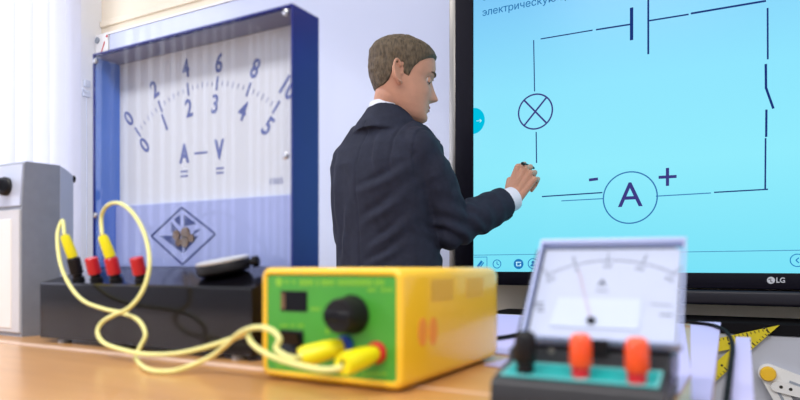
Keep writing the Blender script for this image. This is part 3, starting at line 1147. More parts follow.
fl.disc(fpt(279, 282), 0.0042, 20)
fl.build('printed_badge', 'ps_print', ps)
wordrow(285, 296, 282, 0.0032)
wordrow(300, 388, 282.5, 0.0058)
wordrow(368, 392, 290, 0.003)
wordrow(311, 320, 309, 0.003)
wordrow(281, 304, 325.5, 0.0028)
wordrow(324, 330, 331, 0.006)
wordrow(276, 296, 366, 0.0026)
wordrow(340, 388, 374, 0.0026)
# side vents
for (va, vb_) in ((0.525, 0.575), (0.607, 0.655)):
    vt = MB()
    for k in range(5):
        z = pz1 - 0.013 - k * 0.0042
        vt.box((pu1 - 0.0008, va, z - 0.0015), (pu1 + 0.0004, vb_, z + 0.0015))
    vt.build('side_vent', 'ps_vent', ps, smooth=False)

# two flat orange ovals on the side wall
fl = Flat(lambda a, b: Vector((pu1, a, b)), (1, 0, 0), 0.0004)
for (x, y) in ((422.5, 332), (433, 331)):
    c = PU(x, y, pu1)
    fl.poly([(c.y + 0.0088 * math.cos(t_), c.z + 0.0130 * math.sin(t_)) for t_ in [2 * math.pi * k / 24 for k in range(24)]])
fl.build('side_ovals', 'orange_oval', ps)

# ================================================================== test leads
nwire = Vector((0.0, -1, 0))


def wire_pts(lst):
    out = []
    for (x, y, v) in lst:
        p = PV(x, y, v)
        if p.z < TZ + 0.0034:
            p = PT(x, y, TZ + 0.0034)
        out.append(p)
    return out


def plug_on(p, n, name, parent, lead, long=0.034, r=0.0072):
    return MB().lathe(p, n, [(0.003, -0.012), (0.003, 0.0), (r, 0.0005), (r * 1.02, 0.010), (r * 0.90, long - 0.004), (r * 0.7, long), (0, long)], 18).build(name, 'yellow_plug', parent)


def front_plug(c, tipx, tipy, v, lead):
    tail = PV(tipx, tipy, v)
    d = (tail - c).normalized()
    L = (tail - c).length
    pl = MB().lathe(c + d * 0.003, d, [(0.0065, 0), (0.0072, 0.003), (0.0088, 0.012), (0.0100, L - 0.006), (0.0088, L), (0, L)], 20).build('plug', 'yellow_plug', lead)
    hole = MB().lathe(tail + d * 0.0012 + Vector((0, 0, 0.002)), d, [(0.0022, -0.001), (0.0022, 0.0025), (0, 0.0025)], 12).build('plug_hole', 'black', pl)
    return tail, d


# lead one: black terminal of the meter to the blue socket
ldA = thing('test_lead', 'pale yellow test lead from the leftmost meter terminal to the blue socket', 'test lead', PT(136, 366))
pA = tp[0] + nz * 0.0328
plug_on(pA, (nz + Vector((-0.15, -0.05, 0))).normalized(), 'plug', ldA, 'A', 0.033)
tailA, dA = front_plug(sock[0], 303, 357.5, 0.445, ldA)
endA = pA + (nz + Vector((-0.15, -0.05, 0))).normalized() * 0.033
ptsA = [endA] + wire_pts([(62.5, 220.5, 0.553), (57.5, 235, 0.545), (60, 262, 0.535), (69, 284, 0.528), (83, 300.5, 0.522), (104, 309, 0.516), (122, 313, 0.51),
                          (138, 320, 0.505), (145.5, 334, 0.50), (140, 347, 0.495), (136, 358, 0.485), (147, 369, 0.475), (170, 371.5, 0.465), (193, 365, 0.462), (212, 356, 0.46),
                          (226, 345, 0.455), (240, 333, 0.447), (256, 327.5, 0.44), (271, 330, 0.436), (279.5, 339, 0.432), (276, 348, 0.43), (284, 355, 0.428), (294, 358, 0.43)]) + [tailA + dA * -0.004]
MB().tube(smooth_path(ptsA, 6), 0.0026, 10).build('wire', 'yellow_wire', ldA)
# lead two: middle red terminal to the red socket
ldB = thing('test_lead', 'pale yellow test lead looping from the second red meter terminal to the red socket', 'test lead', PT(124, 356))
pB = tp[2] + nz * 0.0328
nB = (nz + Vector((-0.16, -0.05, 0))).normalized()
plug_on(pB, nB, 'plug', ldB, 'B', 0.031)
tailB, dB = front_plug(sock[1], 345, 364, 0.432, ldB)
endB = pB + nB * 0.031
ptsB = [endB] + wire_pts([(101.5, 217, 0.548), (107, 206, 0.543), (118, 203, 0.538), (131, 211, 0.532), (143, 230, 0.526), (149, 253, 0.52), (148.5, 273, 0.515), (141.5, 293, 0.508),
                          (129, 308, 0.50), (114, 315, 0.495), (102.5, 322, 0.49), (97.5, 332, 0.485), (104, 343, 0.482), (123, 350, 0.478), (148, 354.5, 0.474), (176, 353.5, 0.47),
                          (203, 348, 0.467), (229, 340, 0.46), (246, 334, 0.45), (251, 342, 0.443), (260, 350, 0.437), (276, 358, 0.43), (298, 365, 0.425), (320, 369.5, 0.423), (336, 369, 0.426)]) + [tailB - dB * 0.004]
MB().tube(smooth_path(ptsB, 6), 0.0026, 10).build('wire', 'yellow_wire', ldB)

# ================================================================== small ammeter in the foreground
am = thing('ammeter', 'small slanted ammeter with three screw terminals on a teal strip', 'ammeter', (-0.1737, 0.447, TZ), R(2.3))
AW = 0.1205
prof = [(0.0, 0.003), (0.0, 0.021), (0.003, 0.025), (0.006, 0.0262), (0.046, 0.032), (0.0475, 0.043), (0.0625, 0.043), (0.134, 0.1255), (0.139, 0.123), (0.141, 0.003)]
bd = MB()
bd.prism([(0, y, z) for y, z in prof], (AW, 0, 0))
bmesh.ops.bevel(bd.bm, geom=[e for e in bd.bm.edges], offset=0.0012, segments=2, affect='EDGES')
bd.build('body', 'meter_body', am, local=True)
MB().box((AW - 0.0004, 0.050, 0.02), (AW + 0.0012, 0.128, 0.042), 0.0005, 1).build('side_plate', 'meter_side', am, local=True)
for (x, y) in ((0.012, 0.012), (AW - 0.012, 0.012), (0.012, 0.125), (AW - 0.012, 0.125)):
    MB().lathe((x, y, 0), (0, 0, 1), [(0.006, 0), (0.006, 0.0045)], 12).build('foot', 'black', am, local=True)
sl_t = Vector((0, 0.040, 0.0058)).normalized()
tf = lambda a, b: Vector((a, 0.0065, 0.0263)) + sl_t * b
tn = Vector((0, -sl_t.z, sl_t.y))
fl = Flat(tf, tn, 0.0010)
fl.poly([(0.005, 0.0015), (AW - 0.004, 0.0015), (AW - 0.004, 0.0385), (0.005, 0.0385)])
tl = fl.build('terminal_strip', 'teal', am, local=True)
fl = Flat(lambda a, b: tf(a, b) + tn * 0.0011, tn, 0.0002)
fl.text('0.6', (0.064, 0.0048), 0.006)
fl.text('3', (0.103, 0.0048), 0.006)
fl.text('-', (0.021, 0.0048), 0.007)
w = 0.0007
fl.line((0.006, 0.0025), (AW - 0.005, 0.0025), w)
fl.line((0.006, 0.0375), (AW - 0.005, 0.0375), w)
fl.line((AW - 0.005, 0.0025), (AW - 0.005, 0.0375), w)
fl.line((0.006, 0.0025), (0.006, 0.0375), w)
fl.build('strip_print', 'pale_print', tl, local=True)
for (x, y, m) in ((0.0215, 0.019, 'black'), (0.0625, 0.019, 'orange_cap'), (0.1015, 0.016, 'orange_cap')):
    z0 = 0.0263 + (y - 0.0065) * 0.145
    po = MB().lathe((x, y, z0), (0, 0, 1), [(0.0065, -0.001), (0.0065, 0.007), (0.004, 0.0075), (0.004, 0.010)], 20).build('terminal', 'red_cap' if m != 'black' else 'black', am, local=True)
    cp = MB()
    rr_ = []
    for h, r in ((0.0075, 0.0068), (0.0095, 0.0082), (0.026, 0.0079), (0.0295, 0.0070), (0.0315, 0.0052), (0.0322, 0.0026)):
        rr_.append([(x + r * (1 + 0.03 * math.cos(14 * a)) * math.cos(a), y + r * (1 + 0.03 * math.cos(14 * a)) * math.sin(a), z0 + h)
                    for a in [2 * math.pi * k / 56 for k in range(56)]])
    cp.loft(rr_)
    cp.build('terminal_cap', m, po, local=True)
# sloping dial head
hb, ht = Vector((0, 0.053, 0.0505)), Vector((0, 0.1235, 0.132))
hd = (ht - hb)
HL = hd.length
hd = hd / HL
hn = Vector((0, -hd.z, hd.y))
X0, X1 = 0.007, 0.128
ff = lambda a, b: Vector((a, 0, 0)) + hb + hd * b - hn * 0.0065
bk = MB()
bk.prism([ff(X0 + 0.006, 0.002), ff(X1 - 0.006, 0.002), ff(X1 - 0.006, HL - 0.006), ff(X0 + 0.006, HL - 0.006)], -hn * 0.004)
bk.build('dial_tray', 'meter_body', am, smooth=False, local=True)
fl = Flat(ff, hn, 0.0006)
fl.poly([(X0 + 0.004, 0.003), (X1 - 0.004, 0.003), (X1 - 0.004, HL - 0.006), (X0 + 0.004, HL - 0.006)])
fc = fl.build('dial_face', 'face', am, local=True)
cvf = lambda a, b, h: Vector((a, 0, 0)) + hb + hd * b + hn * h
cv = MB()
cv.prism([cvf(X0, 0, 0.0005), cvf(X1, 0, 0.0005), cvf(X1, HL, 0.0005), cvf(X0, HL, 0.0005)], hn * 0.0015)
cv.build('clear_cover', 'cover', am, smooth=False, local=True)
ce = MB()
e_ = 0.0018
for (a0, b0_, a1, b1_) in ((X0, 0, X0 + e_, HL), (X1 - e_, 0, X1, HL), (X0 + e_, HL - 0.0035, X1 - e_, HL), (X0 + e_, 0, X1 - e_, 0.002)):
    ce.prism([cvf(a0, b0_, -0.007), cvf(a1, b0_, -0.007), cvf(a1, b1_, -0.007), cvf(a0, b1_, -0.007)], hn * 0.0090)
ce.build('cover_edge', 'cover_edge', am, smooth=False, local=True)


def ad(cx, cy):
    """face coordinates from the enlarged view of the dial"""
    x, y = 510 + cx / 3.637, 230 + cy / 3.637
    b = (340.5 - y) / (340.5 - 238.5)
    xl = 522 + 26 * b
    xr = 676 + 13 * b
    a = (x - xl) / (xr - xl)
    return Vector((X0 + a * (X1 - X0), b * HL))


fm = lambda a, b: ff(a, b) + hn * 0.0007
fl = Flat(fm, hn, 0.0002)
pts = [ad(150, 155), ad(258, 112), ad(378, 97), ad(497, 108), ad(600, 148)]
ac = circ3(pts[0], pts[2], pts[4])
ra = (pts[2] - ac).length
a_l = [math.atan2((p - ac).y, (p - ac).x) for p in pts]
fl.arc(ac, ra, 0.0004, math.degrees(a_l[4]), math.degrees(a_l[0]), 40)
for i, a in enumerate(a_l):
    d = Vector((math.cos(a), math.sin(a)))
    fl.line(ac + d * (ra - 0.002), ac + d * (ra + 0.005), 0.0008)
    fl.text(('-1', '0', '1', '2', '3')[i], ac + d * (ra + 0.0075), 0.0055, ang=a - math.pi / 2)
    fl.text(('-0.2', '0', '0.2', '0.4', '0.6')[i], ac + d * (ra - 0.0062), 0.0055, ang=a - math.pi / 2)
    if i < 4:
        for k in range(1, 10):
            aa = a + (a_l[i + 1] - a) * k / 10
            d2_ = Vector((math.cos(aa), math.sin(aa)))
            fl.line(ac + d2_ * ra, ac + d2_ * (ra + (0.003 if k == 5 else 0.002)), 0.0003)
fl.text('A', ad(352, 183), 0.010, fat=0.0002)
p = ad(350, 212)
fl.line((p.x - 0.0045, p.y), (p.x + 0.0045, p.y), 0.0008)
for k in range(3):
    p = ad(115, 262 + 14 * k)
    fl.line((p.x - 0.004 + 0.001 * k, p.y), (p.x + 0.004, p.y), 0.0012)
p = ad(560, 290)
fl.line((p.x - 0.004, p.y), (p.x + 0.005, p.y), 0.0012)
p = ad(548, 258)
fl.line((p.x - 0.008, p.y + 0.001), (p.x + 0.008, p.y), 0.0006)
fl.build('dial_scale', 'face_ink', fc, local=True)
fl = Flat(lambda a, b: ff(a, b) + hn * 0.0008, hn, 0.0010)
q0, q1 = ad(190, 242), ad(470, 345)
fl.poly([(q0.x, q0.y), (q1.x, q0.y), (q1.x, q1.y), (q0.x - 0.003, q1.y)])
fl.build('movement_window', 'face_window', am, local=True)
fl = Flat(lambda a, b: ff(a, b) + hn * 0.0025, hn, 0.0004)
fl.line(ad(307, 322), ad(270, 140), 0.00028)
nd = fl.build('needle', 'red', am, local=True)
fl = Flat(lambda a, b: ff(a, b) + hn * 0.0020, hn, 0.0012)
fl.disc(ad(307, 322), 0.0036, 24)
fl.build('needle_pivot', 'black', nd, local=True)
q0, q1 = ad(250, 357), ad(372, 392)
MB().box((q0.x, 0.0445, 0.0415), (q1.x, 0.0495, 0.053), 0.0006, 1).build('zero_adjuster', 'black', am, local=True)
for x in (0.016, AW - 0.004 - 0.012):
    MB().lathe((x + 0.018 if x < 0.05 else x, 0.048, 0.0425), (0, -1, 0), [(0.0024, -0.001), (0.0024, 0.001), (0, 0.0012)], 12).build('screw', 'alu', am, local=True)

# ================================================================== grey instrument at the left
gu1, gv0 = -0.978, 0.564
gi = thing('instrument_box', 'tall grey instrument box with a black knob at the left end of the desk', 'instrument', (gu1 - 0.13, gv0 + 0.03, TZ))
gz = PU(22, 208, gu1).z
gtop = PU(25, 161, gu1).z
gd = 0.061
bx = MB()
prof = [(gv0, TZ), (gv0, gz), (gv0 + 0.004, gtop - 0.003), (gv0 + 0.007, gtop), (gv0 + gd, gtop + 0.001), (gv0 + gd, TZ)]
bx.prism([(gu1, y, z) for y, z in prof], (-0.27, 0, 0))
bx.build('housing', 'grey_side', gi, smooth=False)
bx = MB()
prof = [(gv0 + gd, TZ), (gv0 + gd, gtop), (gv0 + gd + 0.012, gtop - 0.006), (gv0 + gd + 0.022, gtop - 0.014), (gv0 + gd + 0.022, TZ)]
bx.prism([(gu1 + 0.001, y, z) for y, z in prof], (-0.272, 0, 0))
bx.build('back_cover', 'grey_back', gi, smooth=False)
MB().lathe((gu1 - 0.004, gv0 + gd + 0.021, gtop - 0.018), (0, 1, 0), [(0.006, 0), (0.006, 0.005), (0, 0.006)], 14).build('rear_knob', 'black', gi)
tl_ = (gtop - 0.003 - gz)
up = MB()
up.prism([(gu1 - 0.003, gv0 - 0.002, gz + 0.004), (gu1 - 0.267, gv0 - 0.002, gz + 0.004), (gu1 - 0.267, gv0 + 0.0025, gtop - 0.004), (gu1 - 0.003, gv0 + 0.0025, gtop - 0.004)], (0, 0.003, 0))
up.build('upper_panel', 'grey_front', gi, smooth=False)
lo = MB()
lo.box((gu1 - 0.267, gv0 - 0.003, TZ + 0.006), (gu1 - 0.003, gv0 + 0.001, gz - 0.002), 0.001, 1)
lo.build('lower_panel', 'grey_low', gi, smooth=False)
MB().box((gu1 - 0.262, gv0 - 0.0045, TZ + 0.012), (gu1 - 0.022, gv0 - 0.002, gz - 0.016), 0.001, 1).build('lower_plate', 'white_trim', gi, smooth=False)
kc = PV(5.5, 186.5, gv0 - 0.002)
kn = MB().lathe(kc, (0.25, -0.97, 0.05), [(0.0145, -0.004), (0.0145, 0.004), (0.012, 0.006), (0.0115, 0.019), (0.0, 0.0195)], 24)
kn.build('knob', 'black', gi)
MB().box((kc.x - 0.004, gv0 - 0.026, kc.z - 0.009), (kc.x + 0.016, gv0 - 0.012, kc.z + 0.009), 0.003).build('knob_pointer', 'black', gi)

# ================================================================== black cable across the far desk
cz = TZ + 0.0052
cp_ = [PT(470, 342, cz), PT(490, 339, cz), PT(508, 336.5, cz), PT(525, 333, cz), PT(560, 326.5, cz), PT(620, 321.5, cz), PT(670, 321.5, cz), PT(693, 322.6, cz), PT(712, 325, cz), PT(724, 330, cz),
       PT(730.5, 338, cz), PT(732.5, 348, cz), PT(731, 362, cz), PT(729, 378, cz), PT(726.5, 400, cz), PT(724, 425, cz)]
tag(MB().tube(smooth_path(cp_, 6), 0.0030, 10).build('power_cable', 'cable'), 'thin black cable curving over the pale sheets to the desk edge', 'cable')

# ================================================================== the person
P0 = Vector((-0.03, 1.87, 0))
pr = thing('person', 'person in a dark navy suit jacket writing on the lit display', 'person', (CS * P0.x - SN * P0.y, SN * P0.x + CS * P0.y, 0), YAW)


def L(v):                       # camera-aligned coordinates -> person's own
    return Vector(v) - P0


FA = R(50)
fw = Vector((math.cos(FA), math.sin(FA), 0))       # facing
rt = Vector((math.sin(FA), -math.cos(FA), 0))      # person's right
UPV = Vector((0, 0, 1))

# ---- head
HC = L(CAMP(402.0, 78.5, 1.84))
hy, hp = R(7), R(9)
hf = Vector((math.cos(hy) * math.cos(hp), math.sin(hy) * math.cos(hp), -math.sin(hp)))
hr = Vector((math.sin(hy), -math.cos(hy), 0))
hu = hr.cross(hf).normalized()
HM = Matrix((hf, -hr, hu)).transposed().to_4x4()
HM.translation = HC
tab = np.array([
    (-.122, .066, .040, .010), (-.118, .078, .024, .022), (-.110, .086, .006, .034), (-.098, .088, -.014, .044), (-.080, .0865, -.036, .054), (-.060, .0865, -.058, .0605),
    (-.040, .0875, -.074, .065), (-.020, .0865, -.086, .069), (0, .0855, -.094, .072), (.02, .091, -.099, .0745), (.04, .093, -.101, .0765), (.06, .0885, -.099, .076),
    (.076, .074, -.090, .071), (.088, .059, -.075, .061), (.098, .038, -.055, .047), (.105, .018, -.036, .031), (.109, -.004, -.016, .010)])
NH, NT = 84, 112


def hsec(h):
    Fq = np.interp(h, tab[:, 0], tab[:, 1])
    Bq = np.interp(h, tab[:, 0], tab[:, 2])
    Wq = np.interp(h, tab[:, 0], tab[:, 3])
    return Fq, Bq, Wq


def g_(x, m, s):
    return math.exp(-((x - m) / s) ** 2 / 2)


nose_t = ([-.060, -.055, -.050, -.044, -.037, -.028, -.015, 0, .010], [0, .007, .021, .0275, .0250, .0190, .0125, .006, 0])


def head_pt(h, th, off=0.0):
    Fq, Bq, Wq = hsec(h)
    c_, s_ = math.cos(th), math.sin(th)
    n = 2.25
    k = (abs(c_) ** n + abs(s_) ** n) ** (-1 / n)
    f_ = (Fq + Bq) / 2 + k * c_ * (Fq - Bq) / 2
    w_ = k * s_ * Wq
    if c_ > 0 and off == 0.0:
        fd = 0.0
        na = np.interp(h, *nose_t)
        sg = np.interp(h, [-.055, -.045, -.03, 0], [.0125, .0115, .0085, .0075])
        fd += na * math.exp(-(w_ / sg) ** 2 / 2)
        fd += .0065 * g_(h, -.0685, .0045) * g_(w_, 0, .016)
        fd += .0060 * g_(h, -.0800, .0050) * g_(w_, 0, .014)
        fd -= .0030 * g_(h, -.0742, .0016) * g_(w_, 0, .018)
        fd -= .0030 * g_(h, -.0900, .0045) * g_(w_, 0, .016)
        fd += .0050 * g_(h, -.1050, .0090) * g_(w_, 0, .016)
        for sd in (-1, 1):
            fd -= .0100 * g_(h, -.001, .0100) * g_(w_, sd * .032, .0135)
            fd += .0045 * g_(h, .0185, .0055) * g_(w_, sd * .029, .016)
            fd += .0040 * g_(h, -.034, .014) * g_(w_, sd * .042, .015)
        f_ += fd
    return Vector((f_, w_, h))


def head_grid(fn, h0=-.122, h1=.109):
    rows = []
    for i in range(NH):
        t = i / (NH - 1)
        # denser rows near the two poles
        h = h0 + (h1 - h0) * (0.5 - 0.5 * math.cos(math.pi * (0.04 + 0.92 * t)) - (0.5 - 0.5 * math.cos(math.pi * 0.04))) / (math.cos(math.pi * 0.04))
        h = min(max(h, h0), h1)
        rows.append([HM @ fn(h, 2 * math.pi * j / NT) for j in range(NT)])
    return rows


body = MB()
body.loft(head_grid(head_pt))
# ears
for sd in (-1, 1):
    em = Matrix.Translation(Vector((-.021, sd * .0725, -.008)))
    em = em @ Matrix.Rotation(R(-16), 4, 'Y') @ Matrix.Rotation(sd * R(-28), 4, 'Z')
    # rim
    rim = []
    for k in range(15):
        a = R(-75 + k * 250 / 14 - 20)
        rx, rz = .0165, .0305
        rim.append(HM @ (em @ Vector((-math.sin(a + R(90)) * 0 + -.004 + rx * -math.cos(a) * (1.0 if math.cos(a) > 0 else .8), sd * (.0125 + .003 * math.cos(a)), .002 + rz * math.sin(a)))))
    body.tube(rim, [.0040] * 15, 8)
    body.ball(HM @ (em @ Vector((-.003, sd * .000, .0))), 1, 14, mtx=(HM.to_3x3() @ em.to_3x3() @ Matrix.Diagonal((.0155, .0055, .0275))).to_4x4())
    body.ball(HM @ (em @ Vector((.001, sd * .005, -.028))), .0075, 12)
    body.ball(HM @ (em @ Vector((.010, sd * .004, -.004))), .0045, 10)
# neck
NB = L(CAMP(388, 116, 1.870))
NB = Vector((NB.x, NB.y, NB.z - 0.004))
nt_ = HM @ Vector((-.022, 0, -.055))
body.capsule(NB + Vector((0, 0, -0.05)), NB.lerp(nt_, 0.5), 0.052, 0.049, 24)
body.capsule(NB.lerp(nt_, 0.4), nt_, 0.051, 0.049, 24)
body.capsule(NB.lerp(nt_, 0.55) + hf * 0.012, HM @ Vector((.020, 0, -.080)), 0.044, 0.034, 20)
# torso
TC = L((-0.035, 1.875, 0))


def ring(c_, w, t, n=40, e=2.4, fcx=0.0):
    out = []
    for k in range(n):
        a = 2 * math.pi * k / n
        ca, sa = math.cos(a), math.sin(a)
        q = (abs(ca) ** e + abs(sa) ** e) ** (-1 / e)
        out.append(c_ + rt * (q * ca * w) + fw * (q * sa * t))
    return out


def torso(mb, levels, grow=0.0):
    mb.loft([ring(Vector((TC.x, TC.y, 0)) + fw * o + rt * s_ + UPV * z, w + grow, t + grow) for (z, w, t, o, s_) in levels])


lev = [(0.74, .160, .110, .0, 0), (0.86, .152, .108, .0, 0), (0.98, .150, .105, -.003, 0), (1.10, .164, .112, -.008, 0), (1.17, .168, .112, -.010, 0),
       (1.210, .156, .098, -.008, 0), (1.250, .112, .080, 0.0, 0), (1.285, .072, .064, .004, 0)]
torso(body, lev, -0.012)
SR = L((0.058, 1.772, 1.184))
ER = L(CAMP(451, 228, 1.83))
WR = L(CAMP(512, 199, 1.960))
SL = L((-0.144, 1.975, 1.195))
EL = L((-0.150, 1.985, 0.955))
WL = L((-0.115, 2.030, 0.735))
body.capsule(SR, ER, 0.048, 0.038)
body.capsule(ER, WR, 0.038, 0.027)
body.capsule(SL, EL, 0.048, 0.038)
body.capsule(EL, WL, 0.038, 0.027)


HS = 1.13


def hand(mb, W, a, n, s, curl, thumb_dir):
    """a: wrist to knuckles, n: out of the back of the hand, s: towards the thumb"""
    a, n, s = a.normalized() * HS, n.normalized() * HS, s.normalized() * HS
    K = []
    for i, (so, ao, r) in enumerate(((.029, .084, .0115), (.0105, .088, .0118), (-.0085, .083, .011), (-.0265, .074, .0100))):
        k = W + a * ao + s * so + n * (.004 - .003 * abs(i - 1.2))
        K.append(k)
        mb.capsule(W + s * so * .55 + a * .004, k, .0145, r)
    mb.capsule(W + a * .03 - n * .010 - s * .012, W + a * .066 - n * .012 - s * .016, .013, .011)
    lens = ((.042, .025, .020), (.046, .029, .022), (.043, .027, .021), (.034, .020, .018))
    for i in range(4):
        p = K[i]
        ang = 0
        for j in range(3):
            ang += curl[i][j]
            d = a * math.cos(ang) - n * math.sin(ang)
            q = p + d * lens[i][j]
            mb.capsule(p, q, (.0095, .0086, .0078)[j] * (.9 if i == 3 else 1), (.0086, .0078, .0068)[j] * (.9 if i == 3 else 1), 12)
            p = q
    b0 = W + a * .018 + s * .022 - n * .006
    b1 = b0 + (a * .75 + s * .45 - n * .45).normalized() * .040
    b2 = b1 + thumb_dir.normalized() * .032
    b3 = b2 + (thumb_dir + a * .2).normalized() * .024
    mb.capsule(b0, b1, .0145, .0110)
    mb.capsule(b1, b2, .0105, .0092)
    mb.capsule(b2, b3, .0092, .0076)
    mb.capsule(W - a * .03, W + a * .01, .025, .026)


KN = L(CAMP(529.5, 168, 1.950))
ha = (KN - WR).normalized()
hn_ = Vector((-0.30, -0.92, 0.20))
hn_ = (hn_ - ha * hn_.dot(ha)).normalized()
hs_ = ha.cross(hn_)
if hs_.dot(Vector((-1, 0, 0.6))) < 0:
    hs_ = -hs_
hand(body, WR, ha, hn_, hs_, ((R(62), R(72), R(30)), (R(68), R(80), R(40)), (R(72), R(84), R(45)), (R(74), R(82), R(45))), ha * 0.6 - hn_ * 0.9 - hs_ * 0.25)
la_ = Vector((0.10, 0.05, -1)).normalized()
ln_ = Vector((-0.75, 0.6, 0))
ln_ = (ln_ - la_ * ln_.dot(la_)).normalized()
ls_ = fw - la_ * fw.dot(la_) - ln_ * fw.dot(ln_)
hand(body, WL, la_, ln_, ls_, ((R(18), R(28), R(18)),) * 4, la_ * 0.9 + ls_ * 0.3 - ln_ * 0.3)
# legs
for sd in (-1, 1):
    hip = Vector((TC.x, TC.y, 0.80)) + rt * sd * 0.085
    knee = Vector((TC.x, TC.y, 0.44)) + rt * sd * 0.095 + fw * 0.02
    ank = Vector((TC.x, TC.y, 0.08)) + rt * sd * 0.10 - fw * 0.01
    body.capsule(hip, knee, 0.070, 0.050)
    body.capsule(knee, ank, 0.050, 0.034)
    body.capsule(ank - UPV * 0.03, ank + fw * 0.14 - UPV * 0.045, 0.028, 0.024)


def remesh(o, voxel, smooth_it=2, fac=0.5):
    md = o.modifiers.new('r', 'REMESH')
    md.mode = 'VOXEL'
    md.voxel_size = voxel
    md.use_smooth_shade = True
    sm = o.modifiers.new('s', 'SMOOTH')
    sm.factor = fac
    sm.iterations = smooth_it
    dg = bpy.context.evaluated_depsgraph_get()
    me = bpy.data.meshes.new_from_object(o.evaluated_get(dg))
    old = o.data
    o.modifiers.clear()
    o.data = me
    bpy.data.meshes.remove(old)
    for p in me.polygons:
        p.use_smooth = True
    return o


bo = remesh(body.build('body', 'skin', pr, local=True), 0.0023, 3)

# ---- hair
hbx = [-.12, -.085, -.068, -.052, -.040, -.036, -.032, -.010, -.004, .012, .020, .036, .056, .078, .10]
hby = [-.056, -.058, -.056, -.050, -.036, -.014, .008, .016, -.014, -.018, .006, .028, .044, .058, .062]


def hair_pt(h, th):
    p = head_pt(h, th, 1.0)
    b_ = np.interp(p.x, hbx, hby)
    m_ = (h - b_) / .012
    m_ = min(max(m_, 0), 1)
    m_ = m_ * m_ * (3 - 2 * m_)
    top = min(max((h - .03) / .06, 0), 1)
    front = min(max((p.x - .02) / .06, 0), 1)
    th_ = .0032 + .0080 * top + .004 * front * top
    nz_ = noise.noise(Vector((p.x * 90, p.y * 90, p.z * 40))) * .0016 + noise.noise(Vector((p.x * 260, p.y * 260, p.z * 110))) * .0013
    off = -0.006 * (1 - m_) + (th_ + nz_) * m_
    c0 = Vector((-.005, 0, .005))
    d = p - c0
    dn = Vector((d.x / .097 ** 2, d.y / .075 ** 2, d.z / .118 ** 2)).normalized()
    return p + dn * off


hair = MB()
NH, NT = 150, 200
hair.loft(head_grid(hair_pt, -.085, .109))
hair.build('hair', 'hair', pr, local=True, auto=180)
NH, NT = 84, 112
# ---- eyes, brows, lips
for sd in (-1, 1):
    ec = Vector((.0690, sd * .0315, -.001))
    MB().ball(HM @ ec, .0108, 20).build('eye', 'eye_white', pr, local=True)
    MB().ball(HM @ (ec + Vector((.0068, 0, -.0032))), .0052, 14).build('iris', 'iris', pr, local=True)
    li = MB()
    rows = []
    for i in range(8):
        el = R(-38 + 120 * i / 7)
        rows.append([HM @ (ec + Vector((math.cos(el) * math.cos(az), math.cos(el) * math.sin(az), math.sin(el))) * .0120) for az in [R(-85 + 170 * j / 12) for j in range(13)]])
    vs = [[li.bm.verts.new(p) for p in r] for r in rows]
    for i in range(7):
        for j in range(12):
            li.bm.faces.new((vs[i][j], vs[i][j + 1], vs[i + 1][j + 1], vs[i + 1][j]))
    li.build('eyelid', 'skin', pr, local=True)
    MB().tube(rows[0], [.0011] * 13, 6).build('eyelashes', 'brow', pr, local=True)
    br = [head_pt(.0175 + .004 * math.sin(t * 3.0) - .002 * t, 0) for t in (0,)]
    bp_ = []
    for k in range(9):
        w_ = .014 + .034 * k / 8
        h_ = .0165 + .006 * math.sin(k / 8 * 2.6)
        best = min((head_pt(h_, th) for th in np.linspace(0, 1.2, 60)), key=lambda p: abs(abs(p.y) - w_))
        bp_.append(HM @ Vector((best.x + .0008, sd * w_, h_)))
    MB().tube(bp_, [.0015, .0026, .0030, .0032, .0032, .003, .0026, .002, .001], 8).build('eyebrow', 'brow', pr, local=True)
lp = MB()
for (h_, r_) in ((-.0700, .0026), (-.0790, .0030)):
    pts = []
    for k in range(11):
        w_ = -.021 + .042 * k / 10
        best = min((head_pt(h_, th) for th in np.linspace(-.6, .6, 121)), key=lambda p: abs(p.y - w_))
        pts.append(HM @ (best + Vector((-.0012, 0, 0))))
    lp.tube(pts, [r_ * max(.25, math.sin(math.pi * (k + .5) / 11)) for k in range(11)], 8)
lp.build('lips', 'lip', pr, local=True)

# ---- jacket
jk = MB()
jl = [(0.66, .186, .132, .004, 0), (0.76, .180, .128, .0, 0), (0.86, .164, .122, .0, 0), (0.96, .160, .118, -.003, 0), (1.08, .172, .124, -.008, 0), (1.16, .183, .124, -.010, 0),
      (1.206, .178, .112, -.008, 0), (1.240, .146, .096, -.004, 0), (1.272, .112, .084, 0.0, 0), (1.286, .080, .074, .003, 0)]
torso(jk, jl)
jk.capsule(SR + Vector((-0.01, 0.0, 0.0)), SR.lerp(ER, 0.45), 0.065, 0.063, 24)
jk.capsule(SR.lerp(ER, 0.35), ER, 0.067, 0.060, 24)
CE = ER.lerp(WR, 0.86)
fd_ = (WR - ER).normalized()
jk.capsule(ER, ER.lerp(WR, 0.5), 0.060, 0.056, 24)
# open end: a flat cut sleeve
jk.lathe(ER.lerp(WR, 0.35), fd_, [(0.040, -0.02), (0.057, 0), (0.051, (CE - ER.lerp(WR, 0.35)).length - 0.004), (0.0495, (CE - ER.lerp(WR, 0.35)).length), (0, (CE - ER.lerp(WR, 0.35)).length)], 28)
jk.capsule(SL, EL, 0.066, 0.054, 24)
jk.capsule(EL, EL.lerp(WL, 0.85), 0.054, 0.042, 24)
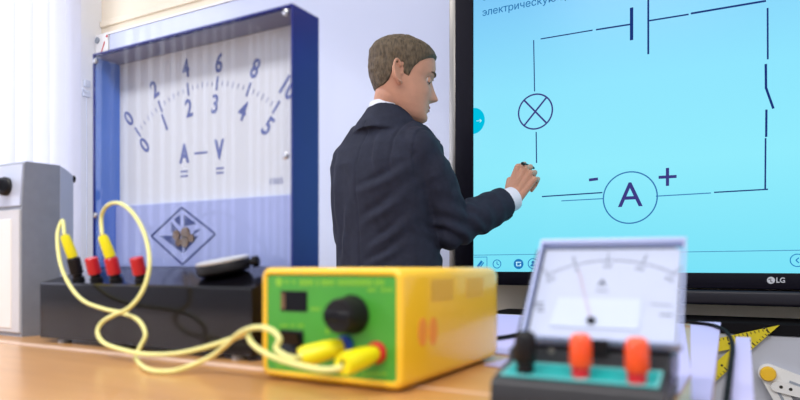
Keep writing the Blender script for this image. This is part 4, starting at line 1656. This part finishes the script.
# jacket collar: a turned roll around the neck, high at the back, falling to the lapels in front
NC = NB + Vector(((nt_.x - NB.x) * .35, (nt_.y - NB.y) * .35, 0.012))
col_rings = []
for (dz, gr) in ((-0.062, 0.046), (-0.030, 0.034), (-0.012, 0.022), (0.004, 0.0125), (0.013, 0.0085), (0.015, 0.004), (0.004, -0.004)):
    rr_ = []
    for k in range(40):
        a = 2 * math.pi * k / 40
        ca, sa = math.cos(a), math.sin(a)
        z = -0.030 * (sa * 0.5 + 0.5) ** 1.3 * 1.7
        rr_.append(Vector((NC.x, NC.y, NC.z + dz)) + rt * ca * (0.0605 + gr) + fw * (sa * (0.058 + gr) - 0.002) + UPV * z)
    col_rings.append(rr_)
jk.loft(col_rings)
jo = remesh(jk.build('jacket', 'jacket', pr, local=True), 0.0040, 5)
me = jo.data
_n = len(me.vertices)
_co = np.empty(_n * 3)
_no = np.empty(_n * 3)
me.vertices.foreach_get('co', _co)
me.vertex_normals.foreach_get('vector', _no)
_co = _co.reshape(-1, 3)
_no = _no.reshape(-1, 3)
el_dir = (ER - SR).normalized()
CREASE = [(.15, 1.13, .00, 1.06, .0075, .013), (.15, 1.07, .01, .97, .0080, .014), (.15, 1.00, .03, .90, .0070, .012), (.14, .93, .02, .86, .006, .011),
          (-.10, 1.20, -.085, .95, .0050, .016), (-.15, 1.12, -.12, .88, .0060, .014), (.06, 1.24, .09, 1.08, .0055, .014), (-.04, 1.02, -.09, .86, .005, .013)]
for i_ in range(_n):
    p = Vector(_co[i_])
    n_ = Vector(_no[i_])
    d = 0.0
    # arm folds, running around the sleeve near the elbow and the armpit
    for (c_, ax_, amp, sg, fq) in ((ER, (el_dir - fd_).normalized(), .0085, .080, 150), (SR.lerp(ER, 0.22), (el_dir + rt * .3).normalized(), .0050, .065, 120), (ER.lerp(WR, 0.55), fd_, .0024, .08, 105)):
        r_ = (p - c_).length
        if r_ < sg * 2.6:
            t_ = (p - c_).dot(ax_)
            w_ = noise.noise(p * 14) * 2.6
            d += amp * math.exp(-(r_ / sg) ** 2) * math.sin(t_ * fq + w_)
    # long soft drapes in the back
    q = Vector((p.x * 10 + p.z * 6, p.y * 10, p.z * 4.0 - p.x * 4))
    d += .0085 * noise.noise(q) + .0034 * noise.noise(q * 2.7)
    lat0, dep0 = (p - TC).dot(rt), (p - TC).dot(fw)
    if dep0 < 0.02:
        for (l0, z0_, l1, z1_, am_, sg_) in CREASE:
            dx_, dz_ = l1 - l0, z1_ - z0_
            tt = ((lat0 - l0) * dx_ + (p.z - z0_) * dz_) / (dx_ * dx_ + dz_ * dz_)
            if -0.2 < tt < 1.2:
                nn_ = ((lat0 - l0) * dz_ - (p.z - z0_) * dx_) / math.hypot(dx_, dz_) + .006 * math.sin(tt * 5 + l0 * 40)
                fade = math.exp(-((tt - .45) / .38) ** 2)
                d += am_ * fade * (math.exp(-(nn_ / sg_) ** 2) - .8 * math.exp(-((nn_ - 1.6 * sg_) / (.8 * sg_)) ** 2))
    sa_ = (p - SR).dot(rt) + 0.030
    if p.z > 1.06 and abs(sa_) < .05 and (p - SR).dot(fw) < .06:
        d += min(1, (p.z - 1.06) / .08) * (.0030 / (1 + math.exp(-sa_ / .004)) - .0040 * math.exp(-(sa_ / .0045) ** 2))
    # centre back seam
    lat = (p - TC).dot(rt)
    if (p - TC).dot(fw) < -0.03 and p.z > 0.6 and p.z < 1.28:
        d -= .0022 * math.exp(-(lat / .0035) ** 2)
    _co[i_] = p + n_ * d
me.vertices.foreach_set('co', _co.ravel())
me.update()
# cuff buttons on the outer seam of the right sleeve
under = (Vector((0.15, -0.55, -0.85)) - fd_ * Vector((0.15, -0.55, -0.85)).dot(fd_)).normalized()
for k in range(4):
    c_ = CE - fd_ * (0.014 + 0.013 * k) + under * (0.0505 + 0.0009 * k)
    MB().lathe(c_, under, [(0.0048, -0.003), (0.0048, 0.0015), (0.003, 0.002), (0, 0.0016)], 14).build('button', 'black', jo, local=True)
# ---- shirt
sc = MB()
rings = []
for (dz, gr) in ((-0.012, 0.003), (0.020, -0.001), (0.028, -0.003), (0.026, -0.006), (-0.012, -0.006)):
    rr_ = []
    for k in range(40):
        a = 2 * math.pi * k / 40
        ca, sa = math.cos(a), math.sin(a)
        z = -0.030 * (sa * 0.5 + 0.5) ** 1.3 * 1.7
        rr_.append(Vector((NC.x, NC.y, NC.z + dz - 0.002)) + rt * ca * (0.062 + gr) + fw * (sa * (0.060 + gr) - 0.002) + UPV * z)
    rings.append(rr_)
sc.loft(rings, cap=False)
sc.build('shirt_collar', 'shirt', pr, local=True)
cu = MB()
cw = (WR - CE).length
cu.lathe(CE - fd_ * 0.015, fd_, [(0.036, 0), (0.038, 0.004), (0.0375, 0.015 + cw + 0.004), (0.0355, 0.015 + cw + 0.006), (0.031, 0.015 + cw + 0.004), (0.030, 0.012)], 28)
cu.build('shirt_cuff', 'shirt', pr, local=True)
# ---- trousers and shoes
tr = MB()
tr.loft([ring(Vector((TC.x, TC.y, 0)) + UPV * z, w, t_) for (z, w, t_) in ((0.74, .150, .105), (0.80, .158, .115), (0.90, .140, .098))])
for sd in (-1, 1):
    hip = Vector((TC.x, TC.y, 0.78)) + rt * sd * 0.082
    knee = Vector((TC.x, TC.y, 0.44)) + rt * sd * 0.095 + fw * 0.02
    ank = Vector((TC.x, TC.y, 0.085)) + rt * sd * 0.10 - fw * 0.01
    tr.capsule(hip, knee, 0.086, 0.068, 20)
    tr.capsule(knee, ank, 0.068, 0.052, 20)
remesh(tr.build('trousers', 'trousers', pr, local=True), 0.007, 4)
for sd in (-1, 1):
    ank = Vector((TC.x, TC.y, 0.04)) + rt * sd * 0.10 - fw * 0.01
    sh = MB()
    prof = [(-0.075, .026, .050), (-0.06, .036, .062), (0.0, .040, .068), (0.06, .043, .055), (0.12, .046, .042), (0.165, .038, .034), (0.19, .018, .024)]
    sh.loft([[Vector((ank.x, ank.y, 0)) + fw * o + rt * (w * math.cos(a)) + UPV * (max(0.0, h_ * (0.5 + 0.5 * math.sin(a)) * 1.0)) for a in [2 * math.pi * k / 20 for k in range(20)]] for (o, w, h_) in prof])
    sh.build('shoe', 'shoe', pr, local=True)

# ---- the stylus held in the fist
tip = PV(534.5, 168.5, SV - 0.001)
back_px = CAMP(520.5, 162.5, 1.915)
bk_ = Vector((CS * back_px.x - SN * back_px.y, SN * back_px.x + CS * back_px.y, back_px.z))
sd_ = (bk_ - tip).normalized()
sy = thing('stylus', 'thin black stylus held in the raised hand against the screen', 'stylus', tip)
MB().lathe(tip, sd_, [(0.0008, 0), (0.003, 0.008), (0.0045, 0.016), (0.0048, 0.020), (0.0048, 0.128), (0.0040, 0.134), (0, 0.135)], 14).build('barrel', 'black', sy)
MB().lathe(tip, sd_, [(0.0009, -0.0002), (0.0032, 0.0075), (0.0034, 0.0080), (0, 0.0085)], 12).build('nib', 'grey_cap', sy)

# ================================================================== light
w = bpy.data.worlds.new('World')
S.world = w
w.use_nodes = True
bg = w.node_tree.nodes['Background']
bg.inputs[0].default_value = (0.86, 0.90, 1.0, 1)
bg.inputs[1].default_value = 0.72


def area(name, loc, rot, sx, sy, power, col=(1, 1, 1)):
    l = bpy.data.lights.new(name, 'AREA')
    l.shape = 'RECTANGLE'
    l.size, l.size_y = sx, sy
    l.energy = power
    l.color = col
    o = bpy.data.objects.new(name, l)
    COL.objects.link(o)
    o.location = loc
    o.rotation_euler = rot
    return o


area('daylight_window', (WU - 0.45, -0.5, 1.75), (0, R(-90), 0), 2.2, 5.6, 175, (0.93, 0.96, 1.0))
area('fill_light_front', (-0.7, -0.9, 2.9), (R(-8), 0, 0), 1.2, 0.6, 55, (1.0, 0.97, 0.94))  # unseen fill behind the camera, added to light the fronts of things
area('fill_light_side', (0.9, -0.9, 2.9), (R(-8), 0, 0), 1.2, 0.6, 45, (1.0, 0.97, 0.94))  # second added fill, overhead behind the camera to the right, no fitting

area('fill_light_window', (-1.9, 0.9, 2.9), (0, 0, 0), 1.2, 0.5, 12, (1.0, 0.98, 0.96))  # extra overhead light added to brighten the wall strip beside the window

# ================================================================== camera
cam = bpy.data.cameras.new('camera')
co = bpy.data.objects.new('camera', cam)
COL.objects.link(co)
co.location = (0, 0, EYE)
co.rotation_euler = (R(90), 0, YAW)
cam.sensor_fit = 'HORIZONTAL'
cam.sensor_width = 36
cam.lens = F / 800 * 36
cam.shift_y = (HY - 200) / 800
cam.clip_start = 0.02
cam.dof.use_dof = True
cam.dof.focus_distance = 1.95
cam.dof.aperture_fstop = 3.8
S.camera = co

S.view_settings.view_transform = 'Standard'
S.view_settings.look = 'None'
S.view_settings.exposure = 0.0
S.view_settings.gamma = 1.0
S.view_settings.use_curve_mapping = False
